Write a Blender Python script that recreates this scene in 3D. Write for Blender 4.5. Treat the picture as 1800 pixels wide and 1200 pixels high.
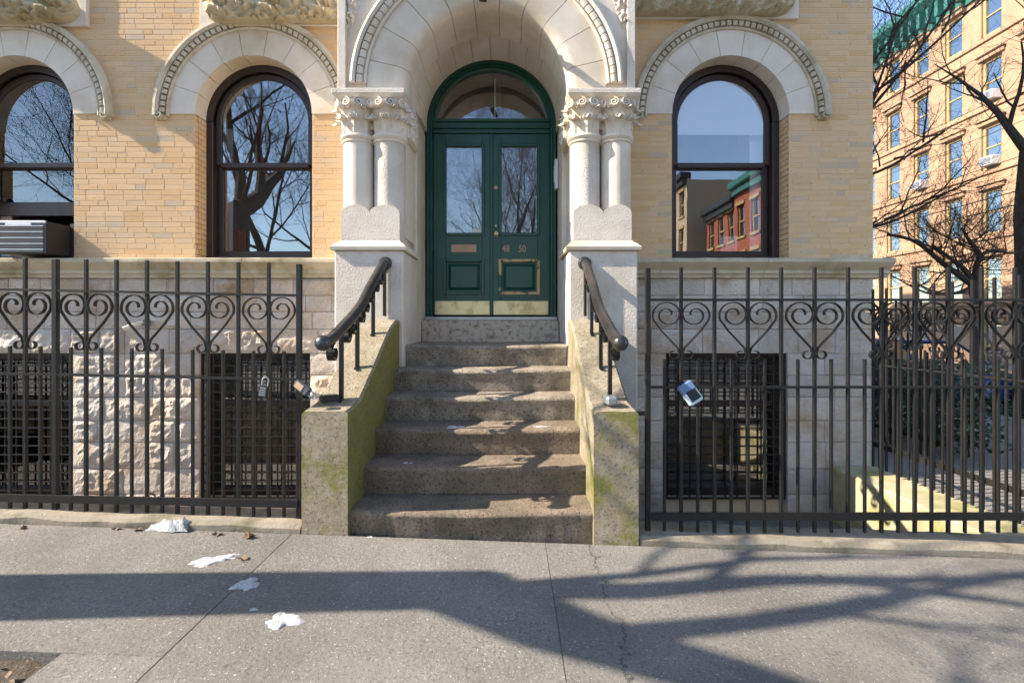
import bpy, math, random
from mathutils import Vector, Matrix, noise as mnoise
R = math.radians
random.seed(7)
sc = bpy.context.scene
for o in list(bpy.data.objects): bpy.data.objects.remove(o)
COL = sc.collection

# ------------------------------------------------------------------ camera
H = 1.42
cd = bpy.data.cameras.new('camera'); cam = bpy.data.objects.new('camera', cd); COL.objects.link(cam)
cam.location = (0, 0, H); cam.rotation_euler = (R(90), 0, 0)
cd.sensor_width = 36; cd.lens = 18; cd.shift_y = -30/1800; cd.clip_end = 3000; cd.clip_start = 0.05
sc.camera = cam
# ------------------------------------------------------------------ light
SUN = Vector((1.0, 0.135, -0.73)).normalized()          # direction the light travels
w = bpy.data.worlds.new('World'); sc.world = w; w.use_nodes = True
nt = w.node_tree; nt.nodes.clear()
sky = nt.nodes.new('ShaderNodeTexSky'); sky.sky_type = 'NISHITA'; sky.sun_disc = False
elev = math.asin(-SUN.z); sky.sun_elevation = elev
sky.sun_rotation = math.atan2(-SUN.x, -SUN.y)
sky.air_density = 1.0; sky.dust_density = 0.25; sky.ozone_density = 1.6
bg = nt.nodes.new('ShaderNodeBackground'); bg.inputs[1].default_value = 0.15
wo = nt.nodes.new('ShaderNodeOutputWorld')
nt.links.new(sky.outputs[0], bg.inputs[0]); nt.links.new(bg.outputs[0], wo.inputs[0])
sd = bpy.data.lights.new('sun', 'SUN'); sd.energy = 5.0; sd.angle = R(0.53); sd.color = (1.0, .90, .75)
so = bpy.data.objects.new('sun', sd); COL.objects.link(so); so.location = (-20, -3, 20)
so.rotation_euler = SUN.to_track_quat('-Z', 'Y').to_euler()
sc.view_settings.view_transform = 'Standard'; sc.view_settings.look = 'None'
sc.view_settings.exposure = 1.4; sc.view_settings.gamma = 1.0
sc.cycles.max_bounces = 8; sc.cycles.transparent_max_bounces = 12

# ------------------------------------------------------------------ materials
def nodes(m):
    m.use_nodes = True; t = m.node_tree; t.nodes.clear()
    o = t.nodes.new('ShaderNodeOutputMaterial'); p = t.nodes.new('ShaderNodeBsdfPrincipled')
    t.links.new(p.outputs[0], o.inputs[0]); return t, p, o
def ramp(t, fac, stops):
    r = t.nodes.new('ShaderNodeValToRGB'); e = r.color_ramp.elements
    while len(e) < len(stops): e.new(0.5)
    for i, (pos, c) in enumerate(stops):
        e[i].position = pos; e[i].color = (*c, 1) if len(c) == 3 else c
    t.links.new(fac, r.inputs[0]); return r.outputs[0]
def noise_n(t, scale, detail=4, rough=.55, vec=None, dim=None):
    n = t.nodes.new('ShaderNodeTexNoise'); n.inputs['Scale'].default_value = scale
    n.inputs['Detail'].default_value = detail; n.inputs['Roughness'].default_value = rough
    if vec is None:
        g = t.nodes.new('ShaderNodeNewGeometry'); vec = g.outputs['Position']
    t.links.new(vec, n.inputs['Vector']); return n.outputs[0]
def mixc(t, fac, a, b, mode='MIX'):
    m = t.nodes.new('ShaderNodeMix'); m.data_type = 'RGBA'; m.blend_type = mode
    for s, v in ((m.inputs[0], fac), (m.inputs[6], a), (m.inputs[7], b)):
        if isinstance(v, (int, float)): s.default_value = v
        elif isinstance(v, tuple): s.default_value = (*v, 1)
        else: t.links.new(v, s)
    return m.outputs[2]
def math_n(t, op, a, b=None):
    m = t.nodes.new('ShaderNodeMath'); m.operation = op
    for s, v in zip(m.inputs, (a, b)):
        if v is None: continue
        if isinstance(v, (int, float)): s.default_value = v
        else: t.links.new(v, s)
    return m.outputs[0]
def bump(t, p, height, strength=.4, dist=.01):
    b = t.nodes.new('ShaderNodeBump'); b.inputs['Strength'].default_value = strength; b.inputs['Distance'].default_value = dist
    t.links.new(height, b.inputs['Height']); t.links.new(b.outputs[0], p.inputs['Normal'])
def island_rand(t):
    g = t.nodes.new('ShaderNodeNewGeometry'); o = t.nodes.new('ShaderNodeObjectInfo')
    return math_n(t, 'FRACT', math_n(t, 'ADD', g.outputs['Random Per Island'], math_n(t, 'MULTIPLY', o.outputs['Random'], 7.31)))
def mk(name, c1, c2=None, rough=.8, scale=6, bs=None, bstr=.3, bdist=.006, metallic=0, spec=.4, c3=None, s3=1.2, isl=0):
    m = bpy.data.materials.new(name); t, p, o = nodes(m)
    p.inputs['Roughness'].default_value = rough; p.inputs['Metallic'].default_value = metallic
    p.inputs['Specular IOR Level'].default_value = spec
    if c2 is None: c2 = tuple(x*.8 for x in c1)
    col = ramp(t, noise_n(t, scale, 6, .6), [(.3, c1), (.7, c2)])
    if c3: col = mixc(t, ramp(t, noise_n(t, s3, 5, .65), [(.48, (0, 0, 0)), (.68, (1, 1, 1))]), col, c3)
    if isl:
        v = math_n(t, 'ADD', math_n(t, 'MULTIPLY', island_rand(t), isl), 1-isl/2)
        h = t.nodes.new('ShaderNodeHueSaturation'); t.links.new(v, h.inputs['Value']); t.links.new(col, h.inputs['Color']); col = h.outputs[0]
    t.links.new(col, p.inputs['Base Color'])
    if bs: bump(t, p, noise_n(t, bs, 5, .7), bstr, bdist)
    return m
M = {}
def brick_mat():
    m = bpy.data.materials.new('brick'); t, p, o = nodes(m); p.inputs['Roughness'].default_value = .85
    r = island_rand(t)
    col = ramp(t, r, [(0, (.64, .39, .18)), (.25, (.70, .45, .23)), (.5, (.73, .485, .27)), (.75, (.68, .44, .23)), (.93, (.66, .47, .30)), (.99, (.52, .40, .28))])
    n = noise_n(t, 1.1, 4, .6); col = mixc(t, ramp(t, n, [(.5, (0, 0, 0)), (.8, (.4, .4, .4))]), col, (.54, .41, .28))
    n2 = noise_n(t, 60, 4, .7); col = mixc(t, math_n(t, 'MULTIPLY', n2, .35), col, (.42, .30, .17))
    v = t.nodes.new('ShaderNodeTexVoronoi'); v.inputs['Scale'].default_value = 14
    g = t.nodes.new('ShaderNodeNewGeometry'); t.links.new(g.outputs['Position'], v.inputs['Vector'])
    col = mixc(t, ramp(t, v.outputs['Distance'], [(.06, (.8, .8, .8)), (.10, (0, 0, 0))]), col, (.12, .07, .05))
    t.links.new(col, p.inputs['Base Color']); bump(t, p, noise_n(t, 90, 4, .7), .35, .004); return m
M['brick'] = brick_mat()
M['mortar'] = mk('mortar', (.72, .56, .37), (.62, .48, .31), .95, 20, 150, .4)
M['lime'] = mk('limestone', (.74, .66, .56), (.66, .58, .48), .85, 3, 110, .5, .008, c3=(.54, .44, .31), s3=.9, isl=.10)
M['limer'] = mk('tooled_limestone', (.76, .69, .61), (.67, .60, .52), .9, 4, 60, 1.0, .02, c3=(.56, .47, .37), s3=1.3)
M['lichen'] = mk('weathered_carving', (.56, .48, .34), (.42, .35, .22), .9, 7, 90, .5, .006, c3=(.34, .28, .15), s3=2.5)
M['rock'] = mk('rockface_stone', (.66, .58, .51), (.55, .47, .40), .92, 5, 34, 1.0, .03, c3=(.44, .30, .18), s3=1.8, isl=.25)
M['ledge'] = mk('ledge_stone', (.56, .49, .38), (.46, .39, .28), .88, 5, 80, .5, .006, c3=(.26, .22, .11), s3=2.2)
M['hood'] = mk('hood_stone', (.60, .53, .42), (.50, .43, .32), .88, 5, 80, .5, .006, c3=(.34, .28, .17), s3=3)
M['acgrey'] = mk('dark_grey_enamel', (.075, .08, .09), (.06, .06, .07), .5, 8)
M['acside'] = mk('brown_black_enamel', (.025, .02, .018), (.02, .016, .015), .6, 8)
M['iron'] = mk('black_iron', (.010, .010, .011), (.018, .017, .016), .5, 30, 90, .6, .004, spec=.28, c3=(.022, .019, .016), s3=9)
M['rail'] = mk('worn_black_rail', (.016, .016, .018), (.028, .027, .026), .33, 20, 60, .35, .003, spec=.7, c3=(.06, .04, .03), s3=8)
M['brown'] = mk('brown_window_paint', (.040, .022, .018), (.028, .016, .016), .45, 12, 60, .2, .003, spec=.5)
M['green'] = mk('green_door_paint', (.004, .072, .050), (.003, .052, .034), .36, 5, 24, .22, .005, spec=.5, c3=(.012, .060, .045), s3=3)
def chipped():
    m = bpy.data.materials.new('chipped_green_paint'); t, p, o = nodes(m); p.inputs['Roughness'].default_value = .4
    n = ramp(t, noise_n(t, 5.5, 8, .75), [(.46, (0, 0, 0)), (.48, (1, 1, 1))])
    t.links.new(mixc(t, n, (.004, .068, .048), (.50, .34, .16)), p.inputs['Base Color']); return m
M['chip'] = chipped()
M['brass'] = mk('brass', (.62, .50, .28), (.50, .42, .28), .34, 4, 30, .25, .004, metallic=.8, c3=(.30, .22, .12), s3=7)
M['brassdull'] = mk('dull_bronze_plate', (.42, .27, .18), (.46, .32, .22), .55, 9, metallic=.3)
M['white'] = mk('white_plastic', (.72, .72, .72), (.66, .66, .68), .4, 8)
M['grey'] = mk('grey_metal', (.26, .27, .29), (.2, .2, .22), .45, 8, metallic=.4)
M['silver'] = mk('silver_zinc', (.42, .44, .48), (.34, .35, .38), .35, 8, metallic=.7)
M['black'] = mk('black_plastic', (.012, .012, .013), (.02, .02, .02), .4, 20)
M['hedge'] = mk('evergreen_leaf', (.030, .060, .018), (.018, .040, .012), .5, 14)
M['blue'] = mk('blue_plastic', (.12, .19, .33), (.10, .16, .28), .4, 8)
M['pale'] = mk('pale_blue_plastic', (.55, .68, .74), (.5, .62, .7), .4, 8)
M['plaster'] = mk('room_plaster', (.42, .40, .37), (.36, .34, .32), .9, 3)
M['shade'] = mk('roller_blind', (.90, .88, .90), (.87, .85, .88), .9, 60)
M['snow'] = mk('snow', (.74, .74, .75), (.55, .55, .56), .9, 30, 45, 1.0, .03, c3=(.36, .34, .31), s3=22)
M['leaf'] = mk('dry_leaf', (.20, .12, .06), (.13, .085, .05), .7, 30)
M['bark'] = mk('bark', (.075, .058, .045), (.045, .036, .030), .95, 9, 28, .8, .02)
M['twig'] = mk('twig_bark', (.070, .048, .038), (.05, .035, .03), .9, 9)
M['salmon'] = mk('salmon_brownstone', (.37, .225, .14), (.31, .185, .115), .9, 1.6, 40, .3, .01, c3=(.39, .27, .165), s3=.25)
M['trim'] = mk('yellow_stone_trim', (.40, .29, .14), (.36, .25, .12), .85, 3)
M['teal'] = mk('verdigris_cornice', (.03, .15, .135), (.02, .11, .10), .6, 4)
M['redbrick'] = mk('red_brick', (.32, .09, .055), (.26, .075, .045), .9, 8)
M['tan'] = mk('tan_brick', (.46, .36, .25), (.40, .31, .21), .9, 6)
M['asphalt'] = mk('asphalt', (.06, .06, .062), (.045, .045, .047), .9, 8, 120, .5)
M['dirt'] = mk('pit_soil', (.13, .10, .07), (.07, .055, .04), .95, 14, 40, 1, .03)
M['tyre'] = mk('tyre_rubber', (.015, .015, .015), None, .8, 8)
M['kerbst'] = mk('old_kerb_concrete', (.34, .29, .22), (.24, .20, .15), .95, 7, 60, .8, .012, c3=(.14, .12, .07), s3=3)
M['doorstep'] = mk('pitted_door_step', (.58, .51, .42), (.50, .43, .35), .9, 6, 50, .9, .02, c3=(.22, .18, .14), s3=16)
M['concwall'] = mk('mossy_yellow_concrete', (.47, .40, .25), (.38, .33, .20), .92, 5, 60, .6, .01, c3=(.24, .23, .06), s3=3)
def glass(name, refl=.16, tint=(1, 1, 1)):
    m = bpy.data.materials.new(name); t, p, o = nodes(m); t.nodes.remove(p)
    g = t.nodes.new('ShaderNodeBsdfGlossy'); g.inputs['Roughness'].default_value = .0; g.inputs['Color'].default_value = (1, 1, 1, 1)
    tr = t.nodes.new('ShaderNodeBsdfTransparent'); tr.inputs[0].default_value = (*tint, 1)
    f = t.nodes.new('ShaderNodeFresnel'); f.inputs['IOR'].default_value = 1.6
    n = noise_n(t, 1.3, 2); b = t.nodes.new('ShaderNodeBump'); b.inputs['Strength'].default_value = .05; b.inputs['Distance'].default_value = .02
    t.links.new(n, b.inputs['Height']); t.links.new(b.outputs[0], g.inputs['Normal'])
    mx = t.nodes.new('ShaderNodeMixShader')
    t.links.new(math_n(t, 'ADD', f.outputs[0], refl), mx.inputs[0]); t.links.new(tr.outputs[0], mx.inputs[1]); t.links.new(g.outputs[0], mx.inputs[2])
    t.links.new(mx.outputs[0], o.inputs[0]); return m
M['glass'] = glass('window_glass', .10, (.95, .96, .97))
M['farglass'] = glass('far_window_glass', .30, (.25, .3, .36))
def step_mat(name, c1):
    m = bpy.data.materials.new(name); t, p, o = nodes(m); p.inputs['Roughness'].default_value = .92
    col = ramp(t, noise_n(t, 1.4, 5, .65), [(.3, c1), (.7, tuple(.85*q for q in c1))])
    col = mixc(t, ramp(t, noise_n(t, 5, 6, .7), [(.42, (0, 0, 0)), (.66, (.7, .7, .7))]), col, (.17, .13, .09))
    col = mixc(t, ramp(t, noise_n(t, 3.5, 6, .7), [(.44, (0, 0, 0)), (.64, (.6, .6, .6))]), col, (.14, .115, .07))
    sp = ramp(t, noise_n(t, 52, 4, .8), [(.39, (1, 1, 1)), (.47, (0, 0, 0))]); col = mixc(t, math_n(t, 'MULTIPLY', sp, .8), col, (.05, .04, .035))
    sp2 = ramp(t, noise_n(t, 120, 2, .8), [(.62, (0, 0, 0)), (.68, (1, 1, 1))]); col = mixc(t, math_n(t, 'MULTIPLY', sp2, .6), col, (.55, .48, .42))
    t.links.new(col, p.inputs['Base Color']); bump(t, p, noise_n(t, 42, 6, .8), 1.0, .03); return m
M['step'] = step_mat('worn_beige_step', (.50, .42, .33)); M['stepbrown'] = step_mat('worn_brown_step', (.36, .265, .19))
def cheek_mat():
    m = bpy.data.materials.new('mossy_cheek_concrete'); t, p, o = nodes(m); p.inputs['Roughness'].default_value = .95
    g = t.nodes.new('ShaderNodeNewGeometry'); s = t.nodes.new('ShaderNodeSeparateXYZ'); t.links.new(g.outputs['True Normal'], s.inputs[0])
    up = t.nodes.new('ShaderNodeMath'); up.operation = 'ABSOLUTE'; t.links.new(s.outputs[2], up.inputs[0])
    base = ramp(t, noise_n(t, 8, 6, .7), [(.35, (.47, .40, .29)), (.65, (.33, .265, .175))])
    sp = ramp(t, noise_n(t, 48, 4, .8), [(.38, (1, 1, 1)), (.47, (0, 0, 0))]); base = mixc(t, math_n(t, 'MULTIPLY', sp, .8), base, (.10, .085, .06))
    side = math_n(t, 'SUBTRACT', 1, up.outputs[0])                         # moss lives on the damp upright faces
    px = math_n(t, 'MAXIMUM', s.outputs[0], 0)
    mo = math_n(t, 'ADD', math_n(t, 'ADD', math_n(t, 'MULTIPLY', noise_n(t, 3.0, 5, .65), .72), math_n(t, 'MULTIPLY', noise_n(t, 22, 4, .7), .28)), math_n(t, 'MULTIPLY', px, .22))
    mk_ = math_n(t, 'MULTIPLY', ramp(t, mo, [(.49, (0, 0, 0)), (.60, (.8, .8, .8))]), side)
    moss = ramp(t, noise_n(t, 40, 4, .7), [(.3, (.11, .13, .012)), (.7, (.30, .26, .015))])
    t.links.new(mixc(t, mk_, base, moss), p.inputs['Base Color']); bump(t, p, noise_n(t, 38, 6, .8), 1.0, .03); return m
M['cheek'] = cheek_mat()
def walk_mat():
    m = bpy.data.materials.new('sidewalk_concrete'); t, p, o = nodes(m); p.inputs['Roughness'].default_value = .93
    col = ramp(t, noise_n(t, 1.1, 6, .65), [(.35, (.28, .255, .225)), (.65, (.19, .172, .15))])
    col = mixc(t, ramp(t, noise_n(t, 62, 5, .8), [(.38, (.8, .8, .8)), (.48, (0, 0, 0))]), col, (.105, .095, .085))
    v = t.nodes.new('ShaderNodeTexVoronoi'); v.inputs['Scale'].default_value = 48
    g = t.nodes.new('ShaderNodeNewGeometry'); t.links.new(g.outputs['Position'], v.inputs['Vector'])
    big = ramp(t, noise_n(t, .8, 3, .5), [(.46, (0, 0, 0)), (.62, (1, 1, 1))])
    pb = math_n(t, 'MULTIPLY', ramp(t, v.outputs['Distance'], [(.30, (1, 1, 1)), (.42, (0, 0, 0))]), big)
    col = mixc(t, math_n(t, 'MULTIPLY', pb, .6), col, (.11, .10, .095))
    wsp = ramp(t, noise_n(t, 75, 2, .8), [(.64, (0, 0, 0)), (.68, (1, 1, 1))]); col = mixc(t, math_n(t, 'MULTIPLY', wsp, .8), col, (.6, .58, .55))
    v2 = t.nodes.new('ShaderNodeTexVoronoi'); v2.inputs['Scale'].default_value = 2.6; t.links.new(g.outputs['Position'], v2.inputs['Vector'])
    col = mixc(t, ramp(t, v2.outputs['Distance'], [(.045, (.65, .65, .65)), (.065, (0, 0, 0))]), col, (.07, .065, .06))
    col = mixc(t, ramp(t, noise_n(t, 2.3, 6, .7), [(.52, (0, 0, 0)), (.70, (.55, .55, .55))]), col, (.15, .135, .115))
    tone = math_n(t, 'ADD', math_n(t, 'MULTIPLY', island_rand(t), .22), .86); hs = t.nodes.new('ShaderNodeHueSaturation'); t.links.new(tone, hs.inputs['Value']); t.links.new(col, hs.inputs['Color']); col = hs.outputs[0]
    # an old hairline crack wandering across the slabs
    s = t.nodes.new('ShaderNodeSeparateXYZ'); t.links.new(g.outputs['Position'], s.inputs[0])
    line = math_n(t, 'SUBTRACT', s.outputs[0], math_n(t, 'ADD', math_n(t, 'MULTIPLY', noise_n(t, 3.5, 5, .7), .35), .34))
    cr = ramp(t, math_n(t, 'ABSOLUTE', line), [(.002, (1, 1, 1)), (.006, (0, 0, 0))]); col = mixc(t, math_n(t, 'MULTIPLY', cr, .8), col, (.03, .028, .026))
    t.links.new(col, p.inputs['Base Color']); bump(t, p, noise_n(t, 45, 6, .8), 1.0, .02); return m
M['walk'] = walk_mat()

# ------------------------------------------------------------------ mesh helpers
class MB:
    def __init__(s): s.v = []; s.f = []
    def add(s, vs, fs):
        b = len(s.v); s.v += [tuple(v) for v in vs]; s.f += [tuple(b+i for i in f) for f in fs]; return s
    def box(s, x0, x1, y0, y1, z0, z1, c=0):
        if c <= 0:
            vs = [(x, y, z) for x in (x0, x1) for y in (y0, y1) for z in (z0, z1)]
            return s.add(vs, [(0, 1, 3, 2), (4, 6, 7, 5), (0, 4, 5, 1), (2, 3, 7, 6), (0, 2, 6, 4), (1, 5, 7, 3)])
        xs = (x0, x1); ys = (y0, y1); zs = (z0, z1); vs = []; idx = {}
        for i in (0, 1):
            for j in (0, 1):
                for k in (0, 1):
                    X, Y, Z = xs[i], ys[j], zs[k]; sx, sy, sz = (1-2*i)*c, (1-2*j)*c, (1-2*k)*c
                    for a, q in enumerate(((X, Y+sy, Z+sz), (X+sx, Y, Z+sz), (X+sx, Y+sy, Z))):
                        idx[i, j, k, a] = len(vs); vs.append(q)
        fs = []
        cyc = [(0, 0), (1, 0), (1, 1), (0, 1)]
        for i in (0, 1): fs.append([idx[i, p, q, 0] for p, q in cyc])
        for j in (0, 1): fs.append([idx[p, j, q, 1] for p, q in cyc])
        for k in (0, 1): fs.append([idx[p, q, k, 2] for p, q in cyc])
        for p in (0, 1):
            for q in (0, 1):
                fs.append([idx[0, p, q, 1], idx[1, p, q, 1], idx[1, p, q, 2], idx[0, p, q, 2]])
                fs.append([idx[p, 0, q, 0], idx[p, 1, q, 0], idx[p, 1, q, 2], idx[p, 0, q, 2]])
                fs.append([idx[p, q, 0, 0], idx[p, q, 1, 0], idx[p, q, 1, 1], idx[p, q, 0, 1]])
        for i in (0, 1):
            for j in (0, 1):
                for k in (0, 1): fs.append([idx[i, j, k, a] for a in range(3)])
        return s.add(vs, fs)
    def tube(s, pts, rad, n=8, cap=True):
        pts = [Vector(p) for p in pts]; m = len(pts)
        if not hasattr(rad, '__len__'): rad = [rad]*m
        vs = []; ref = None
        for i, p in enumerate(pts):
            d = (pts[min(i+1, m-1)]-pts[max(i-1, 0)])
            d = d.normalized() if d.length > 1e-9 else Vector((0, 0, 1))
            if ref is None:
                ref = Vector((0, 0, 1)) if abs(d.z) < .9 else Vector((1, 0, 0))
                u = d.cross(ref).normalized()
            else:
                u = (u-d*u.dot(d)); u = u.normalized() if u.length > 1e-6 else d.orthogonal().normalized()
            v = d.cross(u)
            for k in range(n):
                a = 2*math.pi*k/n; vs.append(p+(u*math.cos(a)+v*math.sin(a))*rad[i])
        fs = [(i*n+k, i*n+(k+1) % n, (i+1)*n+(k+1) % n, (i+1)*n+k) for i in range(m-1) for k in range(n)]
        if cap: fs += [tuple(range(n))[::-1], tuple((m-1)*n+k for k in range(n))]
        return s.add(vs, fs)
    def ribbon(s, uv, o, ax, ay, dep, wid, th):
        """flat bar following 2-D path uv in the plane (ax, ay) from o, 'wid' deep along dep, 'th' thick"""
        o, ax, ay, dep = Vector(o), Vector(ax), Vector(ay), Vector(dep); m = len(uv); vs = []
        for i, (a, b) in enumerate(uv):
            a0, b0 = uv[max(i-1, 0)]; a1, b1 = uv[min(i+1, m-1)]
            dx, dy = a1-a0, b1-b0; L = math.hypot(dx, dy) or 1; nx, ny = -dy/L, dx/L
            wi = wid[i] if hasattr(wid, '__len__') else wid
            c = o+ax*a+ay*b; n = ax*nx+ay*ny
            vs += [c+n*th/2-dep*wi/2, c+n*th/2+dep*wi/2, c-n*th/2+dep*wi/2, c-n*th/2-dep*wi/2]
        fs = [(i*4+k, i*4+(k+1) % 4, (i+1)*4+(k+1) % 4, (i+1)*4+k) for i in range(m-1) for k in range(4)]
        fs += [(3, 2, 1, 0), tuple((m-1)*4+k for k in range(4))]
        return s.add(vs, fs)
    def lathe(s, prof, c=(0, 0, 0), n=24, a0=0, a1=2*math.pi):
        full = abs(a1-a0-2*math.pi) < 1e-6; N = n if full else n+1; vs = []
        for r, z in prof:
            for k in range(N):
                a = a0+(a1-a0)*k/n; vs.append((c[0]+r*math.cos(a), c[1]+r*math.sin(a), c[2]+z))
        fs = []
        for i in range(len(prof)-1):
            for k in range(n):
                k2 = (k+1) % N; fs.append((i*N+k, i*N+k2, (i+1)*N+k2, (i+1)*N+k))
        if full: fs += [tuple(range(N))[::-1], tuple((len(prof)-1)*N+k for k in range(N))]
        return s.add(vs, fs)
    def prism(s, poly, a0, a1, f):
        """polygon (u,v) list extruded from a0 to a1; f(u,v,a)->xyz"""
        n = len(poly); vs = [f(u, v, a0) for u, v in poly]+[f(u, v, a1) for u, v in poly]
        return s.add(vs, [tuple(range(n))[::-1], tuple(range(n, 2*n))]+[(i, (i+1) % n, n+(i+1) % n, n+i) for i in range(n)])
    def sweep(s, prof, pts_fn, ts, close=True):
        """closed profile list (a,b) carried along ts by pts_fn(a,b,t)->xyz, ends capped"""
        n = len(prof); vs = [pts_fn(a, b, t) for t in ts for a, b in prof]; m = len(ts)
        fs = [(i*n+k, i*n+(k+1) % n, (i+1)*n+(k+1) % n, (i+1)*n+k) for i in range(m-1) for k in range(n)]
        fs += [tuple(range(n))[::-1], tuple((m-1)*n+k for k in range(n))]
        return s.add(vs, fs)
    def mesh(s, name, smooth=False, angle=None):
        me = bpy.data.meshes.new(name); me.from_pydata(s.v, [], s.f)
        import bmesh
        b = bmesh.new(); b.from_mesh(me); bmesh.ops.recalc_face_normals(b, faces=b.faces); b.to_mesh(me); b.free()
        if smooth:
            for p in me.polygons: p.use_smooth = True
            me.set_sharp_from_angle(angle=R(angle or 40))
        return me
WL = {}
def link(name, me, m=None, parent=None, loc=(0, 0, 0), kind=None):
    """link mesh data as an object; loc is its place in the world (or in its parent if the parent is a moving prototype)"""
    o = bpy.data.objects.new(name, me); COL.objects.link(o)
    if m is not None and me is not None and len(me.materials) == 0: me.materials.append(M[m] if isinstance(m, str) else m)
    o.location = loc; WL[o.name] = Vector(loc)
    if parent is not None:
        o.parent = parent; o.matrix_parent_inverse = Matrix.Translation(-WL[parent.name])
    if kind: o['kind'] = kind
    return o
def put(name, mb, m, parent=None, smooth=False, kind=None, angle=None):
    return link(name, mb.mesh(name, smooth, angle), m, parent, kind=kind)
def thing(name, label, cat, loc=(0, 0, 0), group=None):
    o = bpy.data.objects.new(name, None); COL.objects.link(o); o.empty_display_size = .2
    o.location = loc; WL[o.name] = Vector(loc); tag(o, label, cat, group); return o
def tag(o, label, cat, group=None):
    o['label'] = label; o['category'] = cat
    if group: o['group'] = group
    return o
def px(x, y, Y): return ((x-900)/900*Y, Y, H+(570-y)/900*Y)
def arc(cx, cz, r, a0, a1, n): return [(cx+r*math.cos(a0+(a1-a0)*i/n), cz+r*math.sin(a0+(a1-a0)*i/n)) for i in range(n+1)]
def smoothpath(P, k=6):
    P = [Vector(p) for p in P]; out = []
    for i in range(len(P)-1):
        p0, p1, p2, p3 = P[max(i-1, 0)], P[i], P[i+1], P[min(i+2, len(P)-1)]
        for j in range(k):
            t = j/k; out.append(.5*((2*p1)+(p2-p0)*t+(2*p0-5*p1+4*p2-p3)*t*t+(3*p1-p0-3*p2+p3)*t**3))
    return out+[P[-1]]

# ------------------------------------------------------------------ ground
def gz(x): return -.035*(x+.27)
def struct(name, mb, m, **k):
    o = put(name, mb, m, **k); o['kind'] = 'structure'; return o
YF, YW, X0 = 3.49, 5.65, -.25                     # fence plane, brick wall plane, entrance centre line
struct('ground', MB().add([(-900, -900, -.9), (900, -900, -.9), (900, 900, -.9), (-900, 900, -.9)], [(0, 1, 2, 3)]), 'asphalt')
walk = struct('sidewalk', (lambda b: (setattr(b, 'v', [(x, y, z+gz(x)) for x, y, z in b.v]), b)[1])(MB().box(-14, 8.6, 2.15, 3.36, -.62, -.005).box(-14, 8.6, -1.6, .98, -.62, -.005).box(-1.865, 8.6, .98, 2.15, -.62, -.005)), 'walk')
def slab(x0, x1, y0, y1, name='slab', parent=None, top=0., m='walk'):
    mb = MB(); c = .002; g = .0013
    mb.box(x0+g, x1-g, y0+g, y1-g, -.5, top, c)
    mb.v = [(x, y, z+gz(x)) for x, y, z in mb.v]; return put(name, mb, m, parent)
xs = [-13, -9, -6.6, -4.0, -1.45, .22, 2.45, 4.7, 8.5]
for a, b in zip(xs, xs[1:]):
    if (a, b) == (-4.0, -1.45):
        slab(a, b, 2.13, 3.375, parent=walk); slab(-1.87, b, 1.0, 2.13, parent=walk); slab(a, -3.5, 1.0, 2.13, parent=walk)
    else: slab(a, b, 1.0, 3.375, parent=walk)
    slab(a, b, -1.5, 1.0, parent=walk)
pit = MB(); n = 40
for j in range(n+1):
    for i in range(n+1):
        x = -3.5+1.63*i/n; y = 1.0+1.13*j/n; pit.v.append((x, y, gz(x)-.045+.035*mnoise.noise((x*9, y*9, 3))+.02*mnoise.noise((x*30, y*30, 1))))
pit.f = [(j*(n+1)+i, j*(n+1)+i+1, (j+1)*(n+1)+i+1, (j+1)*(n+1)+i) for j in range(n) for i in range(n)]
struct('tree_pit', pit, 'dirt', smooth=True)
struct('road', MB().box(-60, 60, -11, -1.75, -.7, -.22), 'asphalt')
struct('kerb', MB().box(-14, 8.6, -1.75, -1.5, -.7, -.03, .02), 'walk')
struct('far_pavement', MB().box(-60, 60, -16, -11, -.7, -.08), 'walk')
struct('side_pavement', MB().box(4.02, 8.6, 3.38, 60, -.62, -.17), 'walk')
struct('side_road', MB().box(8.6, 17, -1.7, 90, -.7, -.40), 'asphalt')
struct('opposite_pavement', MB().box(17, 21, -1.7, 90, -.7, -.22), 'walk')
# sunken area in front of the basement and its kerbs
area = struct('areaway_floor', MB().box(-7.5, 4.0, 3.6, 5.95, -.86, -.74), 'walk')
def kerbstone(name, x0, x1, lab):
    mb = MB(); prof = [(3.385, -.5), (3.385, .045), (3.41, .07), (3.62, .08), (3.64, .06), (3.64, -.85), (3.5, -.85)]
    n = max(2, int((x1-x0)/.06)); ts = [x0+(x1-x0)*i/n for i in range(n+1)]
    def f(y, z, x):
        k = .012*mnoise.noise((x*5, y*9, z*9)) if z > 0 else 0
        return (x, y+k, z+gz(x)+k-.012)
    mb.sweep(prof, f, ts); o = put(name, mb, 'kerbst'); return tag(o, lab, 'kerb')
kerbstone('fence_kerb', -7.5, -1.40, 'low concrete kerb under the iron fence with the combination padlock')
kerbstone('fence_kerb', .845, 4.35, 'low concrete kerb under the iron fence with the blue lockbox')
o = put('retaining_wall', MB().box(3.52, 4.01, 3.66, 5.66, -.86, -.14, .02), 'concwall'); tag(o, 'mossy yellow low wall beside the sunken area under the side fence', 'wall')

# ------------------------------------------------------------------ main building
B = thing('brick_building', 'yellow brick building with pale stone arches and green double door', 'building', (X0, 5.9, 0))
WZ = 3.735; WR = .645
WIN = [-5.48, -2.85, 2.41]
LEDGE = 2.135; ZTOP = 5.62; XL, XR = -6.75, 3.985; PL, PR = -1.68, 1.21
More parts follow.
